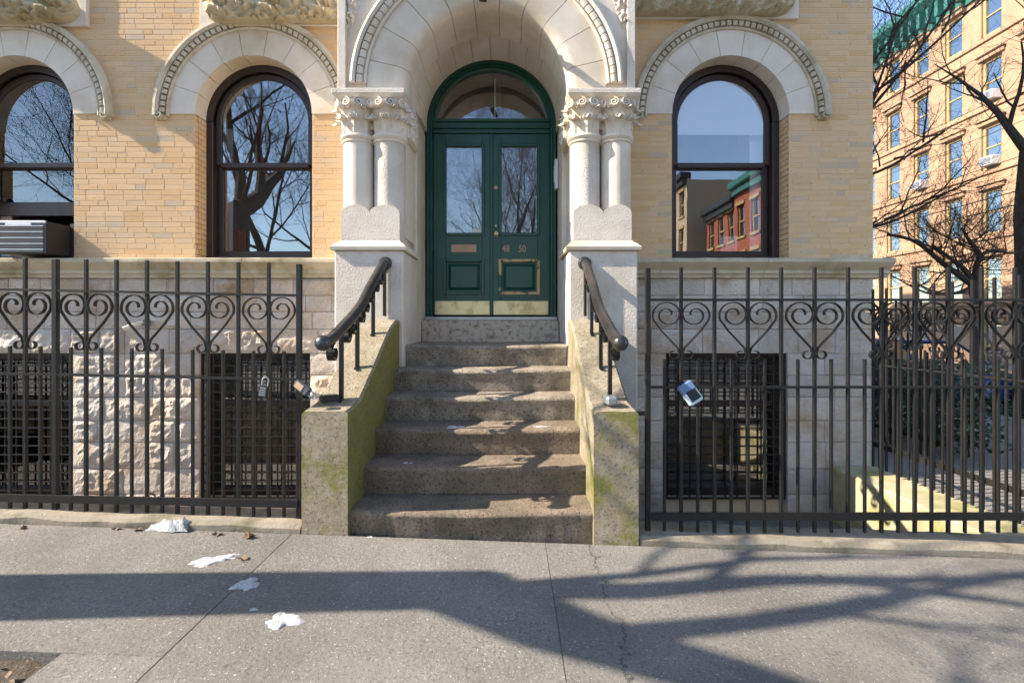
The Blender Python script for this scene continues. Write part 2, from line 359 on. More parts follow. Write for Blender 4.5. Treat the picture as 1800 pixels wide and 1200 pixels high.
# bricks: full-size ones share one mesh
BH, BL, J = .059, .205, .0045
def brick_mesh(x0, x1, z0, z1):
    return MB().box(x0, x1, YW, YW+.06, z0, z1, .003)
full = MB().box(-BL/2, BL/2, 0, .06, -BH/2+J/2, BH/2-J/2, .0015).mesh('brick'); full.materials.append(M['brick'])
cand = []; rest = MB(); row = 0; z = LEDGE
rb = random.Random(3)
while z < ZTOP:
    zc = z+BH/2
    blocked = [(PL, PR)]
    for cx in WIN:
        if zc < WZ: blocked.append((cx-WR, cx+WR))
        else:
            d = zc-WZ; rr = .80
            if d < rr: h = math.sqrt(rr*rr-d*d); blocked.append((cx-h, cx+h))
    x = XL-(row % 2)*(BL+J)/2-rb.random()*.05
    while x < XR:
        L = BL if rb.random() > .12 else BL*.5
        segs = [(max(x, XL), min(x+L, XR))]
        for a, b in blocked:
            ns = []
            for s0, s1 in segs:
                if s1 <= a or s0 >= b: ns.append((s0, s1)); continue
                if s0 < a: ns.append((s0, a))
                if s1 > b: ns.append((b, s1))
            segs = ns
        for s0, s1 in segs:
            if s1-s0 < .012: continue
            if abs(s1-s0-BL) < 1e-4: cand.append(((s0+s1)/2, zc, rb.uniform(-.001, .001)))
            else: rest.box(s0, s1, YW+rb.uniform(-.001, .001), YW+.06, z+J/2, z+BH-J/2, .003)
        x += L+J
    z += BH; row += 1
inview = [c for c in cand if abs(c[0]) < 5.6 and c[1] < 4.98]
inview.sort(key=lambda c: c[0]**2+(c[1]-1.4)**2)
chosen = set(inview[:298])
for c in cand:
    if c in chosen: link('brick', full, None, B, (c[0], YW+c[2], c[1]))
    else: rest.box(c[0]-BL/2, c[0]+BL/2, YW+c[2], YW+.06, c[1]-BH/2+J/2, c[1]+BH/2-J/2, .003)
put('brickwork', rest, 'brick', B, kind='stuff')
# mortar backing wall with real openings, strips over each arch
def wall_strips(mb, x0, x1, z0, z1, y, ops):
    """ops: (cx, r, zs, zb) arched openings; front sheet at y"""
    xs = [x0, x1]
    for cx, r, zs, zb in ops: xs += [cx+r*math.cos(math.pi*i/24) for i in range(25)]
    xs = sorted(x for x in xs if x0 <= x <= x1)
    for a, b in zip(xs, xs[1:]):
        if b-a < 1e-6: continue
        m = (a+b)/2; hit = None
        for op in ops:
            if abs(m-op[0]) < op[1]: hit = op
        if not hit: mb.add([(a, y, z0), (b, y, z0), (b, y, z1), (a, y, z1)], [(0, 1, 2, 3)]); continue
        cx, r, zs, zb = hit
        za = zs+math.sqrt(max(0, r*r-(a-cx)**2)); zc = zs+math.sqrt(max(0, r*r-(b-cx)**2))
        mb.add([(a, y, za), (b, y, zc), (b, y, z1), (a, y, z1)], [(0, 1, 2, 3)])
        if zb > z0: mb.add([(a, y, z0), (b, y, z0), (b, y, zb), (a, y, zb)], [(0, 1, 2, 3)])
mw = MB(); ops = [(cx, WR, WZ, LEDGE) for cx in WIN]
wall_strips(mw, XL, PL+.02, LEDGE-.2, ZTOP, YW+.003, [o for o in ops if o[0] < 0])
put('wall', mw, 'mortar', B); mw = MB()
wall_strips(mw, PR-.02, XR-.004, LEDGE-.2, ZTOP, YW+.003, [o for o in ops if o[0] > 0])
put('wall', mw, 'mortar', B)
# the rest of the building's bulk: upper storeys, side wall, roof, rear
up = MB().box(-13, XR-.006, YW+.02, 26, ZTOP, 15.5); up.box(-13, XL+.01, YW+.01, 7.0, -.8, ZTOP)
up.box(XR-.32, XR-.012, YW+.25, 26, -.8, ZTOP); up.box(-13, -12.7, 7, 26, -.8, ZTOP); up.box(-13, XR-.33, 25.7, 26, -.8, ZTOP)
put('upper_storeys', up, 'brick', B)
put('room', MB().box(-6.7, -1.75, 8.2, 8.3, -.8, 5.6).box(1.25, 3.6, 8.2, 8.3, -.8, 5.6).box(-6.7, 3.6, 6.7, 8.3, 5.05, 5.15).box(-6.7, -1.1, 6.3, 8.3, 1.95, 2.0).box(.6, 3.6, 6.3, 8.3, 1.95, 2.0)
    .box(-1.75, -1.7, 6.3, 8.3, -.8, 5.6).box(1.2, 1.25, 6.3, 8.3, -.8, 5.6).box(-1.1, .6, 8.0, 8.1, 1.2, 5), 'plaster', B)
# arches over the windows
def sector(prof, cx, cz, a0, a1, n=5):
    """profile (r,y) swept through angles about (cx,cz)"""
    return MB().sweep(prof, lambda r, y, a: (cx+r*math.cos(a), y, cz+r*math.sin(a)), [a0+(a1-a0)*i/n for i in range(n+1)])
def window_arch(cx, jit):
    K = 9; gap = .0035
    for k in range(K):
        a0 = math.pi*k/K; a1 = math.pi*(k+1)/K
        prof = [(WR, YW-.012), (.925, YW-.012), (.925, YW+.05), (WR+.02, YW+.05), (WR+.02, YW+.22), (WR, YW+.22)]
        put('voussoir', sector(prof, cx, WZ, a0+gap, a1-gap, 6), 'lime', B, smooth=True, angle=30)
    hood = [(.925, YW+.05), (.925, YW-.028), (.94, YW-.038), (.953, YW-.028), (.953, YW-.012), (1.02, YW-.012), (1.02, YW-.055), (1.045, YW-.075), (1.075, YW-.07), (1.085, YW-.04), (1.085, YW+.05)]
    hm = put('hood_mould', sector(hood, cx, WZ, -.03, math.pi+.03, 48), 'hood', B, smooth=True, angle=35)
    N = 46
    for k in range(N):
        a = math.pi*(k+.5)/N; c, s = math.cos(a), math.sin(a); mb = MB()
        prof = [(.957, -.010), (.962, -.045), (.985, -.058), (1.008, -.052), (1.016, -.010)]
        tw = .012
        mb.sweep(prof, lambda r, y, t: (cx+r*math.cos(a+t+tw*(r-.985)*8), YW+y, WZ+r*math.sin(a+t+tw*(r-.985)*8)), [-.024, -.017, .0, .017, .024])
        put('dentil', mb, 'hood', hm, smooth=True, angle=50)
    for s in (-1, 1):                                  # little carved stops at the feet of the hood
        mb = MB(); uv = [(.05*math.exp(-.25*t)*math.cos(t), .05*math.exp(-.25*t)*math.sin(t)) for t in [i*.4 for i in range(20)]]
        mb.ribbon(uv, (cx+s*1.01, YW-.035, WZ-.02), (s, 0, 0), (0, 0, -1), (0, 1, 0), .07, .016)
        mb.box(cx+s*1.01-.055, cx+s*1.01+.055, YW-.03, YW+.04, WZ-.07, WZ-.01, .01)
        put('label_stop', mb, 'ledge', B)
for i, cx in enumerate(WIN): window_arch(cx, i)
# brick reveals under each arch
for cx in WIN:
    for s in (-1, 1):
        z = LEDGE
        k = 0
        while z < WZ-.02:
            zt = min(z+BH, WZ); off = .0 if k % 2 else .1
            mb = MB()
            for y0, y1 in ((YW+.063, YW+.063+.1-off+.04), (YW+.063+.147-off, YW+.24)):
                if y1-y0 > .02: mb.box(cx+s*WR, cx+s*(WR+.05), y0, y1, z+J/2, zt-J/2, .002)
            rest_name = 'reveal_brick'; put(rest_name, mb, 'brick', B); z += BH; k += 1
# sash windows
def sash_window(cx, blind=False, ac=False):
    yf = YW+.20; W = put('window', sector([(WR, yf), (WR, yf+.12), (WR-.05, yf+.12), (WR-.05, yf+.03), (WR-.075, yf+.02), (WR-.075, yf)], cx, WZ, 0, math.pi, 32), 'brown', B, smooth=True, angle=30)
    fr = MB()
    for s in (-1, 1):
        fr.box(min(cx+s*WR, cx+s*(WR-.075)), max(cx+s*WR, cx+s*(WR-.075)), yf, yf+.12, LEDGE+.0, WZ, .006)
    fr.box(cx-WR+.07, cx+WR-.07, yf-.03, yf+.12, LEDGE+.002, LEDGE+.06, .006)
    put('frame', fr, 'brown', W)
    r = WR-.085; ys = yf+.05; zm = 3.255
    us = MB(); us.sweep([(r, ys), (r, ys+.045), (r-.06, ys+.045), (r-.06, ys+.012), (r-.05, ys)], lambda a, y, t: (cx+a*math.cos(t), y, WZ+a*math.sin(t)), [math.pi*i/32 for i in range(33)])
    for s in (-1, 1): us.box(min(cx+s*r, cx+s*(r-.06)), max(cx+s*r, cx+s*(r-.06)), ys, ys+.045, zm, WZ, .004)
    us.box(cx-r+.055, cx+r-.055, ys-.003, ys+.045, zm-.03, zm+.025, .004)
    put('upper_sash', us, 'brown', W)
    zb = 2.52+.16 if ac else LEDGE+.06
    ls = MB(); yl = ys+.05
    for s in (-1, 1): ls.box(min(cx+s*r, cx+s*(r-.06)), max(cx+s*r, cx+s*(r-.06)), yl, yl+.045, zb, zm, .004)
    ls.box(cx-r+.055, cx+r-.055, yl, yl+.045, zm-.035, zm+.01, .004).box(cx-r+.055, cx+r-.055, yl, yl+.045, zb, zb+(.16 if ac else .075), .004)
    put('lower_sash', ls, 'brown', W)
    g = MB(); pts = [(cx-r+.05, zm)]+[(cx+r-.05, zm)]+arc(cx, WZ, r-.05, 0, math.pi, 24)
    g.prism(pts, ys+.018, ys+.022, lambda u, v, a: (u, a, v)); put('pane', g, 'glass', W)
    put('pane', MB().box(cx-r+.05, cx+r-.05, yl+.018, yl+.022, zb+.05, zm), 'glass', W)
    lin = MB(); lin.prism([(cx-r-.02, LEDGE+.05), (cx-r+.10, LEDGE+.05), (cx-r+.10, WZ), (cx-r-.02, WZ)], yl+.12, yl+.14, lambda u, v, a: (u, a, v)); put('lining', lin, 'shade', W)
    if blind:
        mb = MB(); zl = 3.61; pts = [(cx-r+.055, zl), (cx+r-.055, zl)]+arc(cx, WZ, r-.055, 0, math.pi, 24); mb.prism(pts, ys+.028, ys+.031, lambda u, v, a: (u, a, v)); put('roller_blind', mb, 'shade', W)
        put('paper_sheet', MB().box(cx+.06, cx+.26, yl+.12, yl+.123, LEDGE+.12, LEDGE+.33), 'white', W)
        put('curtain', MB().box(cx+r-.16, cx+r+.02, yl+.1, yl+.11, LEDGE+.1, WZ), 'shade', W)
    return W
sash_window(WIN[0], ac=True); sash_window(WIN[1]); sash_window(WIN[2], blind=True)
put('lintel_board', MB().box(WIN[1]-.44, WIN[1]-.30, YW+.42, YW+.44, LEDGE+.05, LEDGE+.40), 'redbrick', B)
# air conditioner in the first window
ac = thing('air_conditioner', 'grey window air conditioner with louvred back, resting on the stone ledge', 'air conditioner', (-5.14, 5.5, 2.15))
put('casing', MB().box(-5.42, -4.885, 5.37, 5.97, 2.165, 2.505, .012), 'acside', ac)
fm = MB().box(-5.44, -5.375, 5.352, 5.372, 2.165, 2.505, .004).box(-5.375, -4.885, 5.352, 5.372, 2.480, 2.505, .004).box(-5.30, -5.03, 5.35, 5.372, 2.455, 2.479, .003)
put('front_trim', fm, 'white', ac)
for i in range(14):
    put('louvre', MB().box(-5.37, -4.90, 5.348, 5.37, 2.178+i*.0205, 2.187+i*.0205, .001), 'silver' if i % 3 == 1 else 'acgrey', ac)
put('filler_panel', MB().box(-4.884, -4.84, 5.66, 5.68, 2.14, 2.53), 'brown', ac)
put('grille_backing', MB().box(-5.37, -4.886, 5.362, 5.369, 2.17, 2.494), 'acgrey', ac)
# ledge course
def ledge(x0, x1, endcap=False):
    prof = [(YW+.05, 1.93), (YW-.04, 1.93), (YW-.05, 1.965), (YW-.075, 1.975), (YW-.075, 2.01), (YW-.09, 2.02), (YW-.15, 2.075), (YW-.165, 2.09), (YW-.165, 2.125), (YW-.15, 2.133), (YW+.3, 2.133), (YW+.3, 1.93)]
    n = max(2, int((x1-x0)/.05)); ts = [x0+.002+(x1-x0-.004)*i/n for i in range(n+1)]
    mb = MB().sweep(prof, lambda y, z, x: (x, y+(.004*mnoise.noise((x*8, y*20, z*20)) if y < YW else 0), z+.003*mnoise.noise((x*6, 1, z*9))), ts)
    put('ledge_stone', mb, 'ledge', B, smooth=True, angle=30)
for a, b in ((-6.75, -5.3), (-5.3, -4.0), (-4.0, -2.9), (-2.9, PL), (PR, 1.62), (1.62, 2.75), (2.75, 4.12)): ledge(a, b)
# rock-faced basement
rs = random.Random(11)
BW = [(-6.15, -4.86), (-3.45, -2.23), (1.70, 3.04)]; BWT = 1.10; BWB = -.52
def rock(x0, x1, z0, z1, amp):
    mb = MB(); g = .003; nx, nz = max(4, int((x1-x0)/.036)), max(4, int((z1-z0)/.036)); sd = rs.random()*100
    vs = []
    for j in range(nz+1):
        for i in range(nx+1):
            u, v = i/nx, j/nz; x = x0+g+(x1-x0-2*g)*u; zz = z0+g+(z1-z0-2*g)*v
            e = min(1, min(u, 1-u, v, 1-v)*6); q = .55*mnoise.fractal((x*5+sd, zz*6, sd), .9, 2.1, 3)+.45*(mnoise.voronoi((x*9+sd, zz*11, sd))[0][1]-mnoise.voronoi((x*9+sd, zz*11, sd))[0][0])*1.6-.25+.18*mnoise.noise((x*40, zz*40, sd))
            d = amp*(e*(.55+.9*q)) if 0 < i < nx and 0 < j < nz else 0
            if 0 < i < nx and 0 < j < nz: x += .012*mnoise.noise((x*25, zz*25, sd)); zz += .012*mnoise.noise((x*25, zz*25, sd+9))
            vs.append((x, YW-.0-max(-.01, d), zz))
    fs = [(j*(nx+1)+i, j*(nx+1)+i+1, (j+1)*(nx+1)+i+1, (j+1)*(nx+1)+i) for j in range(nz) for i in range(nx)]
    mb.add(vs, fs)
    mb.box(x0+g, x1-g, YW+.001, YW+.07, z0+g, z1-g); put('stone_block', mb, 'rock', B)
zc = [-.75, -.45, -.17, .12, .36, .62, .86, BWT, 1.37, 1.56, 1.74, 1.928]
for z0, z1 in zip(zc, zc[1:]):
    for s0, s1 in ((-6.75, PL-.02), (PR+.0, XR)):
        segs = [(s0, s1)]
        if z0 < BWT-.01 and z1 > BWB:
            for a, b in BW:
                segs = [q for s, e in segs for q in (((s, a), (b, e)) if s < a and e > b else ((s, e),)) if q[1]-q[0] > .01]
        for s, e in segs:
            x = s
            while x < e-.01:
                L = rs.uniform(.28, .62); x1 = e if e-(x+L) < .2 else x+L
                left = x < 0
                rock(x, x1, z0, z1, rs.choice((.012, .03, .05, .06)) if left else rs.choice((.008, .014, .022))); x = x1
bwall = MB().box(-6.75, -6.15, YW+.07, YW+.3, -.8, BWT).box(-4.86, -3.45, YW+.07, YW+.3, -.8, BWT).box(-2.23, PL+.4, YW+.07, YW+.3, -.8, BWT).box(PR-.4, 1.70, YW+.07, YW+.3, -.8, BWT).box(3.04, XR-.33, YW+.07, YW+.3, -.8, BWT)
bwall.box(-6.75, PL, YW+.07, YW+.3, BWT, 1.93).box(PR, XR-.33, YW+.07, YW+.3, BWT, 1.93).box(-6.75, PL, YW+.07, YW+.3, -.8, BWB).box(PR, XR-.33, YW+.07, YW+.3, -.8, BWB-.002)
put('basement_wall', bwall, 'mortar', B)
# basement windows and grilles
def spiral_uv(r0, r1, turns, a0, sgn=1, n=22):
    return [((r0+(r1-r0)*i/n)*math.cos(a0+sgn*turns*2*math.pi*i/n), (r0+(r1-r0)*i/n)*math.sin(a0+sgn*turns*2*math.pi*i/n)) for i in range(n+1)]
def basement_window(x0, x1):
    y = YW+.17; zm = .52
    W = put('basement_window', MB().box(x0, x0+.07, y, y+.1, BWB, BWT, .004).box(x1-.07, x1, y, y+.1, BWB, BWT, .004).box(x0+.07, x1-.07, y, y+.1, BWT-.07, BWT, .004).box(x0+.07, x1-.07, y, y+.1, BWB, BWB+.09, .004).box(x0+.07, x1-.07, y+.01, y+.09, zm-.03, zm+.03, .004), 'brown', B)
    put('pane', MB().box(x0+.07, x1-.07, y+.05, y+.054, BWB+.09, BWT-.07), 'glass', W)
    G = put('window_grille', MB().box(x0+.005, x0+.025, YW+.03, YW+.05, BWB, BWT).box(x1-.025, x1-.005, YW+.03, YW+.05, BWB, BWT).box(x0+.025, x1-.025, YW+.03, YW+.05, BWT-.022, BWT-.002).box(x0+.025, x1-.025, YW+.03, YW+.05, BWB+.002, BWB+.022)
            .box(x0+.13, x0+.145, YW+.03, YW+.05, BWB+.022, BWT-.022).box(x1-.145, x1-.13, YW+.03, YW+.05, BWB+.022, BWT-.022).box(x0+.145, x1-.145, YW+.03, YW+.05, BWT-.145, BWT-.13), 'iron', B)
    n = 8
    for i in range(1, n): put('bar', MB().box(x0+.14+(x1-x0-.28)*i/n-.006, x0+.14+(x1-x0-.28)*i/n+.006, YW+.033, YW+.047, BWB+.02, BWT-.13), 'iron', G)
    k = 15
    for j in range(1, k): put('bar', MB().box(x0+.02, x1-.02, YW+.022, YW+.032, BWB+(BWT-.13-BWB)*j/k-.006, BWB+(BWT-.13-BWB)*j/k+.006), 'iron', G)
    sm = MB().ribbon(spiral_uv(.046, .008, 1.6, 0), (0, 0, 0), (1, 0, 0), (0, 0, 1), (0, 1, 0), .012, .005).mesh('border_scroll'); sm.materials.append(M['iron'])
    nx = int((x1-x0-.05)/.105)
    for i in range(nx): link('border_scroll', sm, None, G, (x0+.025+(x1-x0-.05)*(i+.5)/nx, YW+.04, BWT-.077))
    nz = int((BWT-.15-BWB)/.105)
    for xx in (x0+.078, x1-.078):
        for i in range(nz): link('border_scroll', sm, None, G, (xx, YW+.04, BWB+.02+(BWT-.16-BWB)*(i+.5)/nz))
for a, b in BW: basement_window(a, b)

# ------------------------------------------------------------------ entrance
YP = 5.05; AR = .80; AZ = 3.76
pf = MB(); wall_strips(pf, PL, PR, 3.70, 7.5, YP, [(X0, 1.185, AZ, 3.70)])
pf.box(PL, PL+.02, YP+.001, YW+.06, 3.70, 7.5).box(PR-.02, PR, YP+.001, YW+.06, 3.70, 7.5)
put('entrance_front', pf, 'lime', B)
# outer order of voussoirs, running back through the arch
K = 11
for k in range(K):
    a0 = -.075+(math.pi+.15)*k/K; a1 = -.075+(math.pi+.15)*(k+1)/K; g = .0028
    prof = [(1.18, YP-.004), (.90, YP-.004), (.86, YP+.008), (.825, YP+.035), (.803, YP+.08), (AR, YP+.13), (AR, 5.598), (1.18, 5.598)]
    put('voussoir', sector(prof, X0, AZ, a0+g, a1-g, 8), 'lime', B, smooth=True, angle=30)
K = 12
for k in range(K):
    a0 = -.10+(math.pi+.20)*k/K; a1 = -.10+(math.pi+.20)*(k+1)/K; g = .0028
    prof = [(AR+.012, 5.602), (AR+.004, 5.62), (AR-.002, 5.75), (AR-.018, 5.80), (AR-.018, 6.26), (1.1, 6.26), (1.1, 5.602)]
    put('voussoir', sector(prof, X0, AZ+.07, a0+g, a1-g, 7), 'lime', B, smooth=True, angle=30)
# rope hood round the big arch
for s in (0, 1):
    a0, a1 = ((0.02, 1.25) if s else (math.pi-1.25, math.pi-.02))
    hood = [(1.182, YP-.004), (1.182, YP-.03), (1.20, YP-.04), (1.212, YP-.02), (1.285, YP-.02), (1.285, YP-.06), (1.31, YP-.075), (1.335, YP-.06), (1.335, YP-.004)]
    hm = put('hood_mould', sector(hood, X0, AZ, a0, a1, 26), 'lime', B, smooth=True, angle=35)
    for k in range(19):
        a = a0+(a1-a0)*(k+.5)/19
        prof = [(1.215, -.018), (1.222, -.05), (1.248, -.064), (1.272, -.056), (1.281, -.018)]
        put('dentil', MB().sweep(prof, lambda r, y, t: (X0+r*math.cos(a+t), YP+y, AZ+r*math.sin(a+t)), [-.028, -.02, 0, .02, .028]), 'lime', hm, smooth=True, angle=50)
# carved relief: scrolls pressed out of a fine grid
def scroll_relief(u, v, centres):
    best = 9
    for (a, b, sg, sz) in centres:
        d = math.hypot(u-a, v-b)/sz
        if d < best: best, c = d, (a, b, sg, sz)
    a, b, sg, sz = c; th = math.atan2(v-b, (u-a)*sg); r = best
    sp = math.cos(th*1.0-11*math.sqrt(max(r, .0001)))          # spiralling stem
    lf = math.cos(th*5+9*r)*min(1, r*1.4)                      # acanthus lobes
    return .55*max(-.3, sp)+.35*max(-.4, lf)+(.5 if r < .14 else 0)
def carved_panel(x0, x1, z0, rise, ends):
    mb = MB(); nx, nz = int((x1-x0)/.0085), 44; rr = random.Random(int(x0*100)); vs = []
    cen = [(x0+.17+i*.27+rr.uniform(-.03, .03), z0+.10+(i % 2)*.16+rr.uniform(-.02, .02), 1 if i % 2 else -1, .20) for i in range(int((x1-x0)/.27)+1)]
    cen += [(c[0]+.12, c[1]+(.18 if c[1] < z0+.2 else -.14), -c[2], .12) for c in cen]
    for j in range(nz+1):
        for i in range(nx+1):
            x = x0+(x1-x0)*i/nx; q = j/nz
            e = 1.
            if ends[0]: e = min(e, (x-x0)/.22)
            if ends[1]: e = min(e, (x1-x)/.22)
            e = math.sqrt(max(0, 1-(1-max(0, min(1, e)))**2))
            th = q*math.pi*.62; z = z0+.17*(1-e)+(.30*e)*(1-math.cos(th)); dep = .05+.17*e*math.sin(th)**.7 if j else 0
            h = scroll_relief(x, z0+q*.5, cen)*.06*e if 1 < j else 0
            vs.append((x, YW-dep-h, z))
    fs = [(j*(nx+1)+i, j*(nx+1)+i+1, (j+1)*(nx+1)+i+1, (j+1)*(nx+1)+i) for j in range(nz) for i in range(nx)]
    mb.add(vs, fs); put('carved_panel', mb, 'lichen', B, smooth=True, angle=60)
    put('panel_ground', MB().box(x0-.06, x1+.06 if ends[1] else x1, YW-.045, YW+.05, z0-.015, 6.0, .004), 'lime', B)
carved_panel(-3.36, PL-.01, 4.70, .3, (1, 0)); carved_panel(-6.3, -4.72, 4.70, .3, (1, 1)); carved_panel(PR+.01, 3.08, 4.78, .3, (0, 1))
for s in (-1, 1):                                               # spandrel foliage
    mb = MB(); nx, nz = 26, 90; xa = X0+s*1.32; cen = [(xa-s*.01, 4.58, s, .13), (xa-s*.05, 4.80, -s, .15), (xa+s*.03, 4.41, -s, .1), (xa-s*.1, 5.02, s, .16)]
    vs = []
    for j in range(nz+1):
        for i in range(nx+1):
            t = j/nz; z = 4.33+.75*t; wd = .03+.12*t; x = xa+s*.07-s*wd*2*(i/nx)
            e = min(1, min(i, nx-i)/4, j/6); vs.append((x, YP-.004-max(0, e*(.012+.045*scroll_relief(x, z, cen))), z))
    mb.add(vs, [(j*(nx+1)+i, j*(nx+1)+i+1, (j+1)*(nx+1)+i+1, (j+1)*(nx+1)+i) for j in range(nz) for i in range(nx)])
    put('carved_foliage', mb, 'lime', B, smooth=True, angle=60)
    put('pilaster_strip', MB().box(min(X0+s*1.375, X0+s*1.455), max(X0+s*1.375, X0+s*1.455), YP-.05, YP-.001, 3.70, 7.5, .006), 'limer', B)
# piers, pedestals, columns, capitals
def pier(s):
    bx = lambda a, b: (min(X0+s*a, X0+s*b), max(X0+s*a, X0+s*b))
    a, b = bx(.80, 1.46)
    put('pedestal', MB().box(a, b, 4.93, 5.66, .2, 2.13, .012), 'limer', B)
    prof = [(0, 2.13), (-.03, 2.135), (-.035, 2.165), (-.012, 2.18), (-.0, 2.20), (.03, 2.215), (.04, 2.235)]
    mb = MB()
    for (o0, z0), (o1, z1) in zip(prof, prof[1:]):
        q = lambda o, z: [(a+o, 4.93+o, z), (b-o, 4.93+o, z), (b-o, 5.66, z), (a+o, 5.66, z)]
        mb.add(q(o0, z0)+q(o1, z1), [(i, (i+1) % 4, 4+(i+1) % 4, 4+i) for i in range(4)])
    put('base_moulding', mb, 'lime', B)
    mb = MB(); cs = [X0+s*.985, X0+s*1.295]; poly = [(a+.045, 2.233), (b-.045, 2.233)]
    top = 2.50; lo, hi = sorted(cs); m = (lo+hi)/2
    pr = [(b-.045, top)]+[(hi+(b-.045-hi)*math.cos(t), top+.085*math.sin(t)) for t in [math.pi/2*i/6 for i in range(1, 7)]]
    pr += [(hi+(m-hi)*math.sin(t), top+.085*math.cos(t)) for t in [math.pi/2*i/6 for i in range(1, 7)]]
    pr += [(lo+(m-lo)*math.cos(t), top+.085*math.sin(t)) for t in [math.pi/2*i/6 for i in range(1, 7)]]
    pr += [(lo-(lo-a-.045)*math.sin(t), top+.085*math.cos(t)) for t in [math.pi/2*i/6 for i in range(1, 7)]]
    mb.prism(poly+pr, 4.985, 5.6, lambda u, v, y: (u, y, v)); put('base_block', mb, 'limer', B)
    put('pier', MB().box(a+.05, b-.03, 5.22, 5.66, 2.3, 3.62), 'lime', B)
    for c in cs:
        put('column', MB().lathe([(.15, 2.45), (.15, 3.235)], (c, 5.17, 0), 40), 'limer' if c == cs[0] else 'lime', B, smooth=True)
        put('neck_ring', MB().lathe([(.15, 3.215), (.163, 3.222), (.166, 3.235), (.160, 3.243), (.172, 3.25), (.182, 3.268), (.178, 3.288), (.16, 3.297)], (c, 5.17, 0), 36), 'lime', B, smooth=True)
        bell = MB().lathe([(.148, 3.29), (.150, 3.34), (.160, 3.42), (.178, 3.50), (.20, 3.57), (.205, 3.612)], (c, 5.17, 0), 32)
        cp = put('capital', bell, 'lime', B, smooth=True)
        for ring, (zb, zt, nn, wd, ph) in enumerate(((3.295, 3.46, 8, .075, 0), (3.36, 3.56, 8, .07, .5))):
            lm = MB(); m = 10; path = []
            for i in range(m+1):
                t = i/m; zz = zb+(zt-zb)*min(1, t*1.25) if t < .8 else zt-(t-.8)*.16
                rad = .155+.035*t*t+(.075*((t-.5)/.5)**2 if t > .5 else 0)
                path.append((rad, zz))
            vs = []
            for i, (rad, zz) in enumerate(path):
                t = i/m; w_ = wd*(.75+.5*math.sin(t*math.pi))*(1-.55*t**3)
                for q in (-1, -.5, 0, .5, 1):
                    lobes = 1+.16*math.cos(i*2.6)*abs(q); vs.append((rad-.022*abs(q)+(.012 if q == 0 else 0), q*w_*lobes*.62, zz-.012*abs(q)))
            fs = [(i*5+k, i*5+k+1, (i+1)*5+k+1, (i+1)*5+k) for i in range(m) for k in range(4)]
            for L in range(nn):
                an = 2*math.pi*(L+ph)/nn
                if math.sin(an) > .75: continue
                lm.add([(c+x*math.cos(an)-y*math.sin(an), 5.17+x*math.sin(an)+y*math.cos(an), z) for x, y, z in vs], fs)
                for sg in (-1, 1):
                    o_ = Vector((c+.195*math.cos(an+sg*.13), 5.17+.195*math.sin(an+sg*.13), zt-.01))
                    lm.ribbon(spiral_uv(.026, .005, 1.4, 1.57, sg, 12), o_, (-math.sin(an), math.cos(an), 0), (0, 0, 1), (math.cos(an), math.sin(an), 0), .05, .010)
            put('acanthus_leaves', lm, 'lime', cp, smooth=True, angle=50)
        vm = MB()
        for an in (-math.pi*.25, -math.pi*.75, -math.pi*.42, -math.pi*.58):
            o_ = Vector((c+.215*math.cos(an), 5.17+.215*math.sin(an), 3.572))
            vm.ribbon(spiral_uv(.042, .006, 1.7, 1.57, 1 if math.cos(an) > 0 else -1, 18), o_, (-math.sin(an), math.cos(an), 0), (0, 0, 1), (math.cos(an), math.sin(an), 0), .055, .012)
        put('volute', vm, 'lime', cp)
    a2, b2 = bx(.79, 1.50)
    sd_ = MB().box(*bx(.785, .86), 5.17, 5.62, 3.30, 3.612, .01)   # carved return of the capital on the passage side
    put('capital_return', sd_, 'lime', B)
    rm = MB(); nx, nz = 30, 26; cen = [(5.27, 3.40, 1, .1), (5.42, 3.50, -1, .11), (5.55, 3.40, 1, .1), (5.33, 3.55, -1, .07)]
    vs = [(X0+s*(.785-.004-max(0, .03*scroll_relief(5.18+.43*i/nx, 3.31+.29*j/nz, cen)*min(1, min(i, nx-i, j, nz-j)/3))), 5.18+.43*i/nx, 3.31+.29*j/nz) for j in range(nz+1) for i in range(nx+1)]
    rm.add(vs, [(j*(nx+1)+i, j*(nx+1)+i+1, (j+1)*(nx+1)+i+1, (j+1)*(nx+1)+i) for j in range(nz) for i in range(nx)]); put('carved_foliage', rm, 'lime', B, smooth=True, angle=60)
    put('abacus', MB().box(a2, b2, 4.95, 5.66, 3.655, 3.705, .006), 'limer', B)
    mb = MB(); q = lambda o, z: [(a2+o, 4.95+o, z), (b2-o, 4.95+o, z), (b2-o, 5.66, z), (a2+o, 5.66, z)]
    mb.add(q(.006, 3.656)+q(.02, 3.635)+q(.05, 3.61), [(k*4+i, k*4+(i+1) % 4, k*4+4+(i+1) % 4, k*4+4+i) for k in (0, 1) for i in range(4)]+[(8, 9, 10, 11)]); put('abacus_moulding', mb, 'lime', B)
    j0, j1 = bx(.803, 1.3)
    put('door_jamb', MB().box(j0, j1, 5.665, 6.26, 1.1, 3.72, .01), 'lime', B)
pier(-1); pier(1)
